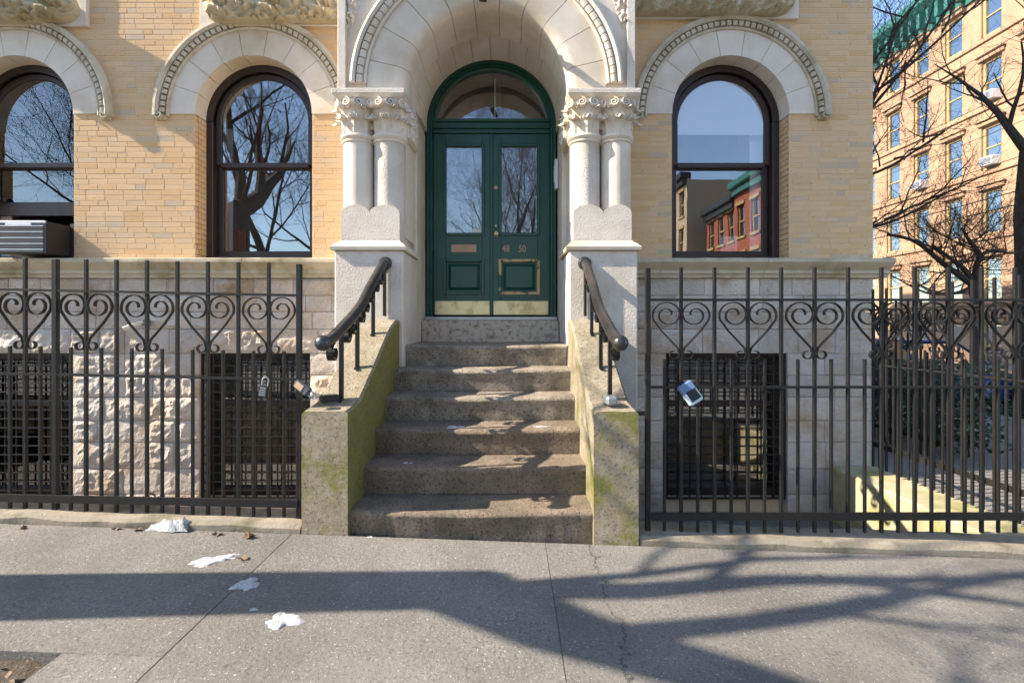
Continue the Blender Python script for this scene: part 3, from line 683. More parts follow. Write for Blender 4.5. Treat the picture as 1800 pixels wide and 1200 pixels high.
# door
YD = 6.24; DB = 1.53; DT = 3.745; AZ = 3.83
D = put('door_frame', sector([(.785, YD-.05), (.785, YD+.08), (.68, YD+.08), (.68, YD-.0), (.70, YD-.012), (.715, YD-.012), (.715, YD-.03), (.745, YD-.03), (.745, YD-.05)], X0, AZ, 0, math.pi, 40), 'green', B, smooth=True, angle=30)
for s in (-1, 1):
    bxs = lambda a, b: (min(X0+s*a, X0+s*b), max(X0+s*a, X0+s*b))
    put('frame_post', MB().box(*bxs(.746, .785), YD-.05, YD+.08, DB-.02, AZ-.001, .006), 'green', D); put('frame_bead', MB().box(*bxs(.715, .745), YD-.03, YD+.08, DB-.02, AZ-.001, .005), 'green', D)
put('transom_bar', MB().box(X0-.714, X0+.714, YD-.025, YD+.08, DT+.055, DT+.165, .008).box(X0-.714, X0+.714, YD-.055, YD-.026, DT+.125, DT+.16, .006).box(X0-.714, X0+.714, YD+.0, YD+.08, DT+.004, DT+.054, .004), 'green', D)
g = MB(); g.prism([(X0-.69, DT+.16), (X0+.69, DT+.16)]+[(X0+.69, AZ)]+arc(X0, AZ, .69, 0, math.pi, 30)[1:], YD+.03, YD+.034, lambda u, v, a: (u, a, v)); put('transom_pane', g, 'glass', D)
put('transom_post', MB().box(X0+.05, X0+.12, YD+.09, YD+.13, DT+.15, 4.45, .006), 'brown', D)
put('transom_edge', MB().box(X0+.030, X0+.048, YD+.085, YD+.13, DT+.15, 4.45, .004), 'white', D)
put('threshold', MB().box(X0-.79, X0+.79, 6.10, 6.36, DB-.06, DB-.018, .006), 'silver', B)
def leaf(s):
    x0, x1 = (X0-.712, X0-.004) if s < 0 else (X0+.004, X0+.712)
    y = YD+.02; gx0, gx1 = x0+.15, x1-.11
    if s > 0: gx0, gx1 = x0+.11, x1-.15
    gz0, gz1 = 2.53, 3.60; pz0, pz1 = 1.81, 2.19
    d = MB().box(x0, gx0, y, y+.05, DB, DT, .003).box(gx1, x1, y, y+.05, DB, DT, .003).box(gx0, gx1, y, y+.05, gz1, DT, .003).box(gx0, gx1, y, y+.05, pz1, gz0, .003).box(gx0, gx1, y, y+.05, DB, pz0, .003)
    d.box(gx0, gx1, y+.028, y+.045, pz0, pz1)
    L = put('door', d, 'green', B)
    def rim(a0, a1, b0, b1, w_, name, m):
        r = MB(); y0 = y-.014
        r.box(a0-w_, a0+.008, y0, y+.03, b0-w_, b1+w_, .005).box(a1-.008, a1+w_, y0, y+.03, b0-w_, b1+w_, .005).box(a0+.008, a1-.008, y0, y+.03, b1-.008, b1+w_, .005).box(a0+.008, a1-.008, y0, y+.03, b0-w_, b0+.008, .005)
        put(name, r, m, L)
    rim(gx0, gx1, gz0, gz1, .028, 'glazing_bead', 'green'); rim(pz0 and gx0, gx1, pz0, pz1, .028, 'panel_moulding', 'chip' if s > 0 else 'green')
    rp = MB(); c_ = .035; q = lambda o, yy: [(gx0+.03+o, yy, pz0+.03+o), (gx1-.03-o, yy, pz0+.03+o), (gx1-.03-o, yy, pz1-.03-o), (gx0+.03+o, yy, pz1-.03-o)]
    rp.add(q(0, y+.027)+q(c_, y+.006), [(i, (i+1) % 4, 4+(i+1) % 4, 4+i) for i in range(4)]+[(4, 5, 6, 7)]); put('raised_panel', rp, 'green', L)
    put('pane', MB().box(gx0, gx1, y+.022, y+.026, gz0, gz1), 'glass', L)
    put('kick_plate', MB().box(x0+.02, x1-.02, y-.006, y-.001, DB+.008, DB+.175, .001), 'brass', L)
    if s < 0:
        put('mail_slot', MB().box(gx0+.07, gx1-.07, y-.012, y-.001, 2.30, 2.395, .004), 'brassdull', L)
        put('slot_frame', MB().box(gx0+.02, gx1-.02, y-.003, y+.001, 2.255, 2.445, .001), 'green', L)
        put('pane_sticker', MB().box(gx1-.13, gx1-.01, y+.016, y+.018, gz0+.012, gz0+.055), 'white', L)
    else:
        kn = put('knob', MB().lathe([(.03, 0), (.032, .004), (.012, .008), (.012, .03), (.028, .04), (.033, .055), (.026, .068), (.0, .072)], (0, 0, 0), 20), 'brass', L, smooth=True)
        kn.matrix_parent_inverse = Matrix(); kn.rotation_euler = (R(90), 0, 0); kn.location = (x0+.055, y-.001, 2.52)
        for nm, zz, r_, m_ in (('keyhole', 2.62, .018, 'silver'), ('deadbolt', 3.09, .028, 'brassdull')):
            k_ = put(nm, MB().lathe([(r_, 0), (r_, .006), (r_*.7, .012), (0, .012)], (0, 0, 0), 18), m_, L, smooth=True); k_.matrix_parent_inverse = Matrix(); k_.rotation_euler = (R(90), 0, 0); k_.location = (x0+.05, y-.001, zz)
        for tx, xx in (('48', x0+.125), ('50', x0+.325)):
            f = bpy.data.curves.new('house_number', 'FONT'); f.body = tx; f.size = .118; f.extrude = .002; f.materials.append(M['brassdull'])
            tm = bpy.data.objects.new('tmp', f); nm_ = bpy.data.meshes.new_from_object(tm); bpy.data.objects.remove(tm); t_ = bpy.data.objects.new('house_number', nm_); COL.objects.link(t_); t_.parent = L; t_.rotation_euler = (R(90), 0, 0); t_.location = (xx, y-.004, 2.305); t_.scale = (.78, 1, 1)
    put('astragal', MB().box(X0-.018, X0+.018, y-.016, y-.002, DB+.0, DT, .005), 'green', L) if s > 0 else None
leaf(-1); leaf(1)
ic = put('intercom', MB().box(.505, .547, 6.03, 6.13, 3.02, 3.37, .006).box(.497, .505, 6.05, 6.11, 3.10, 3.30, .002), 'white'); tag(ic, 'slim white intercom box on the stone jamb beside the green door', 'intercom')
sc_ = thing('security_camera', 'small black security camera at the crown of the entrance arch', 'camera', (-.28, 5.02, 4.60))
put('mount', MB().box(-.31, -.25, 4.99, 5.045, 4.59, 4.65, .006), 'black', sc_)
put('body', MB().tube([(-.30, 5.0, 4.60), (-.27, 4.93, 4.575), (-.235, 4.85, 4.55)], [.03, .036, .034], 14), 'black', sc_, smooth=True)
put('lens', MB().tube([(-.236, 4.852, 4.551), (-.231, 4.84, 4.547)], [.024, .022], 14), 'silver', sc_)

wc = thing('wall_camera', 'small white security camera on the rough basement stone behind the padlocked fence', 'camera', (-4.06, 5.6, 1.42))
put('bracket', MB().box(-4.03, -3.97, 5.56, 5.64, 1.40, 1.47, .006), 'grey', wc)
put('body', MB().tube([(-4.0, 5.55, 1.45), (-4.07, 5.50, 1.41), (-4.14, 5.45, 1.37)], [.018, .024, .024], 14), 'lime', wc, smooth=True)
sk = put('window_sticker', MB().tube([(-5.93, 5.885, 2.86), (-5.93, 5.889, 2.86)], .045, 20), 'blue', B)
# ------------------------------------------------------------------ stoop
S = thing('stoop', 'worn brown concrete stoop with mossy curved side walls', 'stoop', (-.27, 4.0, 0))
SX0, SX1 = -1.088, .543
def step(k):
    zt = .177+.209*k; yf = 3.42+.324*k; zb = zt-.209 if k else -.15; yb = yf+.40 if k < 5 else 5.96
    mb = MB(); prof = [(yf+.02, zb), (yf+.012, zb+.06), (yf+.006, zt-.06), (yf-.004, zt-.03), (yf, zt-.014), (yf+.012, zt-.003), (yf+.035, zt)]
    m = 7 if k < 5 else 16
    prof += [(yf+.035+(yb-yf-.035)*i/m, zt) for i in range(1, m+1)]
    n = 54; vs = []
    for i in range(n+1):
        x = SX0+.004+(SX1-SX0-.008)*i/n; u = i/n
        for (y, z) in prof:
            wear = -.016*math.exp(-((u-.5)/.3)**2)*(1 if z > zt-.05 else 0)*(1 if y < yf+.28 else .3)
            q = mnoise.fractal((x*9, y*9, z*9+k), .8, 2, 4); edge = 1.6 if abs(z-zt) < .02 and y < yf+.03 else 1
            dy = (-.010*math.cos((u-.5)*math.pi) if y < yf+.05 else 0)+.0035*q*edge
            vs.append((x, y+dy, z+wear+(.0025*q*edge if z > zb+.01 else -.0)))
    P_ = len(prof); mb.add(vs, [(i*P_+j, i*P_+j+1, (i+1)*P_+j+1, (i+1)*P_+j) for i in range(n) for j in range(P_-1)])
    put('step', mb, 'stepbrown' if k < 3 else 'step', S, smooth=True, angle=60)
for k in range(6): step(k)
ds = MB().box(X0-.798, X0+.798, 5.93, 6.33, 1.1, 1.468, .012); put('door_step', ds, 'doorstep', S)
CHP = [(3.38, .845), (3.65, .88), (3.85, .975), (4.06, 1.09), (4.35, 1.255), (4.6, 1.385), (4.8, 1.45), (4.95, 1.47)]
def cheek(x0, x1):
    top = [(p.x, p.y) for p in smoothpath([(a, b, 0) for a, b in CHP], 5)]
    mb = MB(); c = .018; n = len(top); vs = []; zb = -.2
    cols = [(x0, 1), (x0+c, 0), ((x0*2+x1)/3, 0), ((x0+x1*2)/3, 0), (x1-c, 0), (x1, 1)]
    for (y, z) in top:
        vs.append((x0, y, zb))
        for (x, ch) in cols: vs.append((x, y, z-(c if ch else 0)+.006*mnoise.fractal((x*8, y*8, z*8), .8, 2, 3)))
        vs.append((x1, y, zb))
    w_ = len(cols)+2
    fs = [(i*w_+j, i*w_+j+1, (i+1)*w_+j+1, (i+1)*w_+j) for i in range(n-1) for j in range(w_-1)]
    fs.append(tuple(range(w_)))
    mb.add(vs, fs); put('cheek_wall', mb, 'cheek', S)
cheek(-1.39, -1.085); cheek(.54, .836)

# ------------------------------------------------------------------ handrails
RP = [(3.31, 1.30), (3.5, 1.335), (3.72, 1.41), (4.1, 1.557), (4.39, 1.737), (4.67, 1.897), (4.83, 1.98), (4.92, 2.005)]
def railz(y):
    for (a, b), (c, d) in zip(RP, RP[1:]):
        if a <= y <= c: return b+(d-b)*(y-a)/(c-a)
    return RP[-1][1]
def chz(y):
    for (a, b), (c, d) in zip(CHP, CHP[1:]):
        if a <= y <= c: return b+(d-b)*(y-a)/(c-a)
    return CHP[-1][1]
def handrail(x, lab):
    T = thing('handrail', lab, 'handrail', (x, 3.66, .88), 'iron handrails of the stoop')
    put('rail', MB().tube(smoothpath([(x, a, b) for a, b in RP], 6), .040, 16), 'rail', T, smooth=True)
    put('ball_finial', MB().lathe([(.052*math.sin(math.pi*i/14), -.052*math.cos(math.pi*i/14)) for i in range(15)], (x, 3.305, 1.30), 20), 'rail', T, smooth=True)
    put('wall_collar', MB().tube([(x, 4.895, 2.004), (x, 4.915, 2.005), (x, 4.932, 2.006)], [.05, .064, .066], 20), 'rail', T, smooth=True)
    ys = (3.66, 4.04, 4.50)
    for y in ys:
        zt = railz(y)-.035; z0 = chz(y)
        p = MB().box(x-.014, x+.014, y-.016, y+.016, z0+.004, zt, .002); p.box(x-.014, x+.014, y-.05, y+.05, z0-.012, z0+.004, .002)
        put('post', p, 'iron', T)
    put('post', MB().box(x-.012, x+.012, 4.88, 4.925, 1.50, 1.96, .002), 'iron', T)
    for y, sg in ((3.48, 1), (3.78, -1), (3.93, 1), (4.14, -1), (4.28, 1), (4.42, -1), (4.60, 1), (4.74, -1)):
        r0 = .066 if y < 3.6 else .060
        zc_ = railz(y)-.036-r0-.004
        uv = spiral_uv(r0, .014, 1.45, math.pi/2, sg, 26)
        put('scroll', MB().ribbon(uv, (x, y, zc_), (0, 1, 0), (0, 0, 1), (1, 0, 0), .046, .008), 'iron', T)
handrail(-1.22, 'black iron handrail beside the mossiest side wall, black lockbox at its foot')
handrail(.70, 'black iron handrail with a silver lockbox at its foot')

# ------------------------------------------------------------------ iron fences
def heart_uv(sx):
    cx, cz = .084, -.094; out = []
    for i in range(40):
        t = i/39; a = math.radians(540-560*t); r = .022+(.095-.022)*(t**.75)
        out.append((cx+r*math.cos(a), cz+r*math.sin(a)))
    out += [(.10+.055*(1-t)-.088*t*1.0, -.165-.165*t) for t in (.25, .5, .75, .93)]
    for i in range(12):
        a = math.radians(172+i*26); r = .034-.0011*i; out.append((.045+r*math.cos(a), -.363+r*math.sin(a)))
    return [(sx*a, b) for a, b in out]
def fence(name, lab, o, ax, ticks, posts, hearts, zt, zr, zm, zb, zk, shear=0, grp='black iron heart-scroll fences'):
    """ticks: distances of tall bars along ax from o"""
    o = Vector(o); ax = Vector(ax); dp = Vector((-ax.y, ax.x, 0)); T = thing(name, lab, 'fence', o+Vector((0, 0, zk)), grp)
    def bar(nm, t, w_, d_, z0, z1):
        c = o+ax*t; k = shear*t; mb = MB()
        if abs(ax.x) > .5: mb.box(c.x-w_/2, c.x+w_/2, c.y-d_/2, c.y+d_/2, z0+k, z1+k, .0025)
        else: mb.box(c.x-d_/2, c.x+d_/2, c.y-w_/2, c.y+w_/2, z0+k, z1+k, .0025)
        put(nm, mb, 'iron', T)
    def rail(z, h, d_, t0, t1, off=0):
        mb = MB(); f = lambda a, b, t: tuple(o+ax*t+dp*(a+off)+Vector((0, 0, z+b+shear*t))); mb.sweep([(-d_/2, -h/2), (d_/2, -h/2), (d_/2, h/2), (-d_/2, h/2)], f, [t0, t1]); put('rail', mb, 'iron', T)
    t0, t1 = ticks[0], ticks[-1]
    rail(zr, .016, .034, t0, t1, .002); rail(zm, .016, .034, t0, t1, .002); rail(zb, .052, .016, t0, t1, -.02)
    for t in ticks:
        pst = any(abs(t-p) < .02 for p in posts); w_ = .034 if pst else .022
        bar('post' if pst else 'picket', t, w_, w_-.001, zk-(.05 if pst else -.012), zt+(.0 if not pst else -.004))
    for a, b in zip(ticks, ticks[1:]): bar('picket', (a+b)/2, .019, .0185, zk+.012, zm+.19)
    uvr, uvl = heart_uv(1), heart_uv(-1)
    for t in hearts:
        k = Vector((0, 0, zr-.008+shear*t)); mb = MB()
        for uv in (uvr, uvl): mb.ribbon([(u*(ticks[1]-ticks[0])/.2075, v) for u, v in uv], o+ax*t+k, ax, (0, 0, 1), dp, .024, .006)
        put('heart_scroll', mb, 'iron', T)
    return T
sp = .2075; tl = [-sp*i for i in range(20)][::-1]
fence('iron_fence', 'black iron heart-scroll fence with a combination padlock hung on its rail', (-1.45, YF, 0), (1, 0, 0), tl, (0, -8*sp, -16*sp), [-sp*(2*i+1) for i in range(9)], 1.835, 1.617, 1.045, .205, .085, -.02)
sr = .2275; tr = [sr*i for i in range(14)]
fence('iron_fence', 'black iron heart-scroll fence with a blue lockbox clipped on its rail', (.925, YF, 0), (1, 0, 0), tr, (0, 13*sr), [sr*(2*i+1) for i in range(6)], 1.808, 1.587, .993, .121, -.01)
ts_ = [.2*i for i in range(11)]
fence('iron_fence', 'black iron heart-scroll fence running back to the building corner on the mossy wall', (3.92, 3.56, 0), (0, 1, 0), ts_, (), [.2*(2*i+1) for i in range(5)], 1.80, 1.58, .985, .12, -.13)
fence('iron_fence', 'black iron heart-scroll fence standing on the pavement beyond the building corner', (4.95, 5.8, 0), (0, 1, 0), [.2*i for i in range(21)], (0,), [.2*(2*i+1) for i in range(10)], 1.72, 1.50, .90, .04, -.16)
put('wall_tie', MB().box(.836, .925, YF-.008, YF+.008, .80, .83), 'iron')
bpy.data.objects['wall_tie'].parent = [o for o in bpy.data.objects if o.name.startswith('iron_fence') and abs(o.location.x-.925) < .01][0]
bpy.data.objects['wall_tie'].matrix_parent_inverse = Matrix.Translation(-bpy.data.objects['wall_tie'].parent.location)

hg = thing('hedge', 'dark evergreen hedge in the building shade behind the side fences', 'hedge', (5.5, 8.0, -.17))
rh = random.Random(8); fo = MB(); stm = []
for i in range(9000):
    x, y, z = rh.uniform(5.15, 5.9), rh.uniform(5.95, 10.2), rh.uniform(-.1, .95)
    k = 1+.35*mnoise.noise((x*2, y*2, z*2)); d = max(abs(x-5.52)/.38, abs(z-.4)/.58)
    if d > k: continue
    a, b = rh.uniform(0, 6.28), rh.uniform(-.9, .9); s_ = rh.uniform(.025, .05)
    u = Vector((math.cos(a)*math.cos(b), math.sin(a)*math.cos(b), math.sin(b))); v = u.orthogonal()*.45; c = Vector((x, y, z))
    fo.add([c-u*s_, c+v*s_, c+u*s_, c-v*s_], [(0, 1, 2, 3)])
put('foliage', fo, 'hedge', hg, kind='stuff')
for i in range(9):
    y = 6.15+i*.48; put('stem', MB().tube([(5.5, y, -.18), (5.53, y+.04, .2), (5.48, y-.03, .7)], [.02, .016, .008], 6), 'bark', hg)
# ------------------------------------------------------------------ lock boxes
def lockbox(name, lab, loc, rot, size, mbody, mface, shackle, cat='lockbox'):
    sx, sy, sz = size; T = thing(name, lab, cat, loc); T.rotation_euler = rot
    def ch(nm, mb, m, smooth=False):
        o = put(nm, mb, m, None, smooth); o.parent = T; return o
    ch('case', MB().box(-sx/2, sx/2, -sy/2, sy/2, 0, sz, min(sx, sy, sz)*.22), mbody)
    ch('cover', MB().box(-sx*.36, sx*.36, -sy/2-.004, -sy/2+.002, sz*.12, sz*.62, .002), mface)
    if shackle:
        w_ = sx*.3; ch('shackle', MB().tube([(-w_, 0, sz*.9), (-w_, 0, sz+.035)]+[(w_*math.cos(a), 0, sz+.035+w_*math.sin(a)) for a in [math.pi*(1-i/8) for i in range(9)]]+[(w_, 0, sz*.9)], .0055, 8), 'silver', True)
    return T
X, Y, Z = px(465, 684, YF-.02); lb = lockbox('combination_padlock', 'black combination padlock hanging from the fence rail above the basement grille', (X, YF-.04, .925), (0, R(8), 0), (.068, .03, .085), 'black', 'acgrey', True, 'padlock')
for i in range(4):
    o = put('dial', MB().box(-.02, .02, -.0215, -.0165, .018+i*.015, .028+i*.015, .002), 'grey'); o.parent = lb
lockbox('key_lockbox', 'dark grey rounded lockbox hooked on the fence end post by the stoop', (-1.45, YF-.05, 1.03), (R(10), R(125), 0), (.06, .045, .12), 'acgrey', 'brassdull', True)
lockbox('key_lockbox', 'black lockbox lying on the mossy side wall at the handrail foot', (-1.215, 3.60, .905), (R(90), 0, R(-62)), (.075, .05, .13), 'black', 'silver', False)
lockbox('key_lockbox', 'silver lockbox lying on the side wall at the handrail foot', (.668, 3.58, .90), (R(90), 0, R(6)), (.078, .06, .12), 'silver', 'black', False)
T = lockbox('key_lockbox', 'blue and white lockbox clipped on the iron fence rail', (1.24, YF-.06, .895), (R(-22), R(-28), R(14)), (.105, .05, .15), 'pale', 'black', False)
o = put('blue_cap', MB().box(-.054, .054, -.027, .027, .075, .153, .012), 'blue'); o.parent = T

# ------------------------------------------------------------------ snow, leaves
def snow(lab, x, y, z, rx, ry, rot, h=.022, seed=0):
    r = random.Random(seed); n = 30; rings = 6; vs = [(0, 0, h)]; ph = [r.uniform(0, 6) for _ in range(4)]
    for k in range(1, rings+1):
        for i in range(n):
            a = 2*math.pi*i/n; e = 1+.18*math.sin(3*a+ph[0])+.13*math.sin(5*a+ph[1])+.10*math.sin(9*a+ph[2])+.14*r.uniform(-1, 1)*(k == rings); q = k/rings
            xx, yy = rx*e*q*math.cos(a), ry*e*q*math.sin(a)
            vs.append((xx*math.cos(rot)-yy*math.sin(rot), xx*math.sin(rot)+yy*math.cos(rot), h*(1-q**4)*(1+.7*mnoise.noise((xx*40, yy*40, seed)))-.006*(k == rings)))
    fs = [(0, 1+i, 1+(i+1) % n) for i in range(n)]+[(1+(k-1)*n+i, 1+k*n+i, 1+k*n+(i+1) % n, 1+(k-1)*n+(i+1) % n) for k in range(1, rings) for i in range(n)]
    o = link('snow_patch', MB().add(vs, fs).mesh('snow_patch', True, 70), 'snow', None, (x, y, z)); tag(o, lab, 'snow', 'snow remnants'); return o
def gpt(x, y):                                   # a photo pixel on the sloping sidewalk
    Yd = 2.8
    for _ in range(8):
        X_ = (x-900)/900*Yd; Yd = (H-gz(X_))*900/(y-570)
    return X_, Yd, gz(X_)
for (a, b, rx, ry, ro, lab, sd_) in ((370, 985, .125, .06, .5, 'elongated pointed snow patch on the sunlit sidewalk below the padlocked fence', 1), (432, 1027, .07, .068, .9, 'snow patch lying in the tree shadow on the sidewalk', 2), (498, 1090, .085, .07, 0, 'round bright snow patch on the sidewalk in front of the stoop side wall', 3), (445, 1071, .02, .014, 0, 'tiny crumb of snow in the tree shadow', 4), (651, 944, .02, .012, 0, 'tiny snow crumb on the sidewalk at the bottom step', 5)):
    p = gpt(a, b); snow(lab, p[0], p[1], p[2], rx, ry, ro, .009 if rx > .03 else .005, sd_)
snow('crumpled snow lump on the kerb edge under the padlocked fence', -2.23, 3.37, gz(-2.23)+.012, .12, .05, .1, .045, 6)
for x, k, rx, lab, sd_ in ((-.46, 2, .075, 'thin snow streak on the third step, away from the silver lockbox', 7), (.245, 2, .085, 'snow streak on the third step on the silver lockbox side', 8), (-.79, 1, .045, 'small snow scrap on the second step', 9)):
    snow(lab, x, 3.42+.324*k+.10, .177+.209*k-.012, rx, .035, 0, .010, sd_)
def fallen(lab, x, y, z, s, rot, tilt, seed):
    r = random.Random(seed); n = 15; rim = []
    for i in range(n):
        a = 2*math.pi*i/n; q = s*(1.0 if i % 3 == 0 else .55+.1*r.random()); rim.append((q*math.cos(a), q*.8*math.sin(a), .25*s*math.sin(a*2+seed)+.2*s))
    mb = MB().add([(0, 0, .004)]+rim+[(0, 0, .001)]+[(a, b, c-.003) for a, b, c in rim], [(0, 1+i, 1+(i+1) % n) for i in range(n)]+[(n+1, n+2+(i+1) % n, n+2+i) for i in range(n)]+[(1+i, n+2+i, n+2+(i+1) % n, 1+(i+1) % n) for i in range(n)])
    o = link('fallen_leaf', mb.mesh('fallen_leaf'), 'leaf', None, (x, y, z)); o.rotation_euler = (tilt, 0, rot); tag(o, lab, 'leaf', 'dead leaves'); return o
fallen('curled orange leaf caught on the bottom rail of the padlocked fence', -2.43, YF-.01, .272, .042, .4, .5, 1)
for i, (a, b, s_) in enumerate(((438, 944, .05), (382, 940, .035), (425, 983, .04), (245, 932, .03), (40, 928, .03), (205, 930, .028))):
    p = gpt(a, b); fallen('dry brown leaf lying on the sidewalk along the padlocked fence kerb', p[0], p[1], p[2]+.004, s_, i*1.3, .1, i+3)
lit = MB(); rl = random.Random(5)
for i in range(240):
    x, y = rl.uniform(-3.4, -1.9), rl.uniform(1.1, 2.1); s_ = rl.uniform(.008, .03); a = rl.uniform(0, 6.3); z = gz(x)-.01+rl.uniform(-.02, .012)
    lit.add([(x+s_*math.cos(a), y+s_*math.sin(a), z), (x-s_*.5*math.sin(a), y+s_*.5*math.cos(a), z+s_*.4), (x-s_*math.cos(a), y-s_*math.sin(a), z+s_*.2), (x+s_*.5*math.sin(a), y-s_*.5*math.cos(a), z)], [(0, 1, 2, 3)])
lo = put('leaf_litter', lit, 'leaf', kind='stuff'); tag(lo, 'small dead leaves and chips scattered over the tree pit soil', 'leaf litter')

# ------------------------------------------------------------------ building across the side street
A = thing('apartment_building', 'salmon brownstone apartment building with yellow window trim and green cornice', 'building', (21, 20, -.3))
XB = 21.0; Y0b, DY = 21.93-3*1.93, 1.93; NB = 12; WW = .98
FL = [(-.6, 1.5), (2.45, 4.4), (5.38, 7.35), (8.25, 10.2), (11.1, 13.1), (14.15, 15.95)]; top = 17.0
aw = MB(); yA, yB = Y0b-1.6, Y0b+NB*DY+1
prev = -1.0
for zb, zt in FL:
    aw.box(XB, XB+.5, yA, yB, prev, zb)
    ed = [yA]+[q for k in range(NB) for q in (Y0b+k*DY, Y0b+k*DY+WW)]+[yB]
    for a, b in zip(ed[::2], ed[1::2]): aw.box(XB, XB+.5, a, b, zb, zt)
    prev = zt
aw.box(XB, XB+.5, yA, yB, prev, top); aw.box(XB+.5, XB+14, yA, yB, -1, top-.2)
put('wall', aw, 'salmon', A)
for zb, _ in FL[1:]: put('string_course', MB().box(XB-.09, XB+.02, yA, yB, zb-.22, zb-.06, .02), 'salmon', A)
fw, ft = WW, 0
def far_window(y, zb, zt):
    h = zt-zb
    key = round(h, 2)
    if key not in FWM:
        f = MB().box(.08, .2, 0, .12, 0, h, .01).box(.08, .2, WW-.12, WW, 0, h, .01).box(.08, .2, .12, WW-.12, h-.12, h, .01).box(.06, .2, .12, WW-.12, 0, .1, .01).box(.10, .2, .12, WW-.12, h/2-.03, h/2+.03, .005)
        s = MB().box(-.10, .08, -.14, WW+.14, h+.02, h+.2, .02).box(-.18, .08, -.2, WW+.2, h+.2, h+.27, .02)
        p = MB().box(.15, .16, .1, WW-.1, .08, h-.1)
        b = MB().box(.30, .31, .1, WW-.1, h*.55, h-.1)
        FWM[key] = [x.mesh(n) for x, n in ((f, 'window'), (s, 'lintel'), (p, 'pane'), (b, 'blind'))]
        for me, m in zip(FWM[key], ('trim', 'salmon', 'farglass', 'shade')): me.materials.append(M[m])
    f, s, p, b = FWM[key]; loc = (XB, y, zb)
    W = link('window', f, None, A, loc); link('lintel', s, None, W, loc); link('pane', p, None, W, loc)
    if random.random() < .55: link('blind', b, None, W, loc)
FWM = {}
for zb, zt in FL:
    for k in range(NB): far_window(Y0b+k*DY, zb, zt)
cn = put('cornice', MB().sweep([(XB+.1, top-.9), (XB-.12, top-.9), (XB-.15, top-.2), (XB-.5, top+.1), (XB-.75, top+.35), (XB-.8, top+.7), (XB-.3, top+.9), (XB+.3, top+.9)], lambda x, z, y: (x, y, z), [yA-.1, yB+.1]), 'teal', A)
bm_ = MB().box(-.55, -.12, -.09, .09, -.75, 0, .03).mesh('bracket'); bm_.materials.append(M['teal'])
for k in range(int((yB-yA)/.55)): link('bracket', bm_, None, cn, (XB, yA+.3+k*.55, top+.02))
acm = [MB().box(-.35, .25, 0, .62, 0, .38, .02).mesh('casing'), MB().box(-.37, -.348, .05, .57, .05, .33).mesh('grille')]
acm[0].materials.append(M['white']); acm[1].materials.append(M['grey'])
for k, fl, lab in ((3, 4, 'white air conditioner in a fourth-storey window of the salmon building'), (3, 3, 'white air conditioner in a third-storey window of the salmon building'), (5, 3, 'white air conditioner in a salmon building window, two windows along from another')):
    loc = (XB, Y0b+k*DY+.12, FL[fl][0]+.1); T = thing('window_air_conditioner', lab, 'air conditioner', loc, 'window air conditioners across the street')
    link('casing', acm[0], None, T, loc); link('grille', acm[1], None, T, loc)
for i, (z, x, r_) in enumerate(((5.4, 15, .018), (5.0, 15, .018), (6.6, 15.6, .010), (7.5, 15.2, .010), (8.6, 15.4, .010), (10.2, 15.3, .010))):
    pts = [(x, 6+k*4, z+.12*math.cos(k*.9)*.4) for k in range(16)]
    o = put('overhead_wire', MB().tube(pts, r_, 5), 'black'); tag(o, 'thick lower overhead cable along the side street' if r_ > .015 else 'thin overhead wire strung along the side street before the salmon building', 'wire', 'overhead cables' if r_ > .015 else 'overhead wires')

# ------------------------------------------------------------------ row houses across the street (seen in the window glass)
def row_house(XF, y0, y1, h, m, lab, cm):
    T = thing('row_house', lab, 'house', (XF, (y0+y1)/2, -.2)); n = 3; wb = MB(); dy = (y1-y0)/n; prev = -.3
    bx = lambda mb, d0, d1, u0, u1, z0, z1, c=0: mb.box(XF+d0, XF+d1, u0, u1, z0, z1, c)
    for zb, zt in [(.9+3.05*k, 2.85+3.05*k) for k in range(int((h-.2)/3.05))]:
        bx(wb, 0, .3, y0, y1, prev, zb); ed = [y0]+[q for k in range(n) for q in (y0+dy*(k+.5)-.5, y0+dy*(k+.5)+.5)]+[y1]
        for a, b in zip(ed[::2], ed[1::2]): bx(wb, 0, .3, a, b, zb, zt)
        prev = zt
        for k in range(n):
            c = y0+dy*(k+.5); w_ = MB()
            for q in ((.1, .25, c-.5, c-.42, zb, zt), (.1, .25, c+.42, c+.5, zb, zt), (.1, .25, c-.42, c+.42, (zb+zt)/2-.04, (zb+zt)/2+.04), (-.1, .1, c-.62, c+.62, zb-.16, zb), (-.08, .1, c-.62, c+.62, zt, zt+.22)): bx(w_, *q)
            W = put('window', w_, 'trim', T); p_ = MB(); bx(p_, .19, .2, c-.42, c+.42, zb, zt); put('pane', p_, 'farglass', W)
    bx(wb, 0, .3, y0, y1, prev, h); bx(wb, .3, 9, y0, y1, -.3, h-.1); put('wall', wb, m, T)
    c_ = MB(); bx(c_, -.55, .3, y0-.03, y1+.03, h, h+.5, .08); bx(c_, -.3, -.001, y0, y1, h-.4, h-.001); put('cornice', c_, cm, T)
row_house(14.6, -21.5, -16, 10.1, 'redbrick', 'red brick row house with green cornice mirrored in the window with the blind', 'teal')
row_house(14.8, -27, -21.7, 9.5, 'redbrick', 'lower red brick row house with black cornice mirrored in the window', 'black')
row_house(13.6, -35, -28, 12.8, 'tan', 'tan brick house with black cornice mirrored in the window with the blind', 'black')

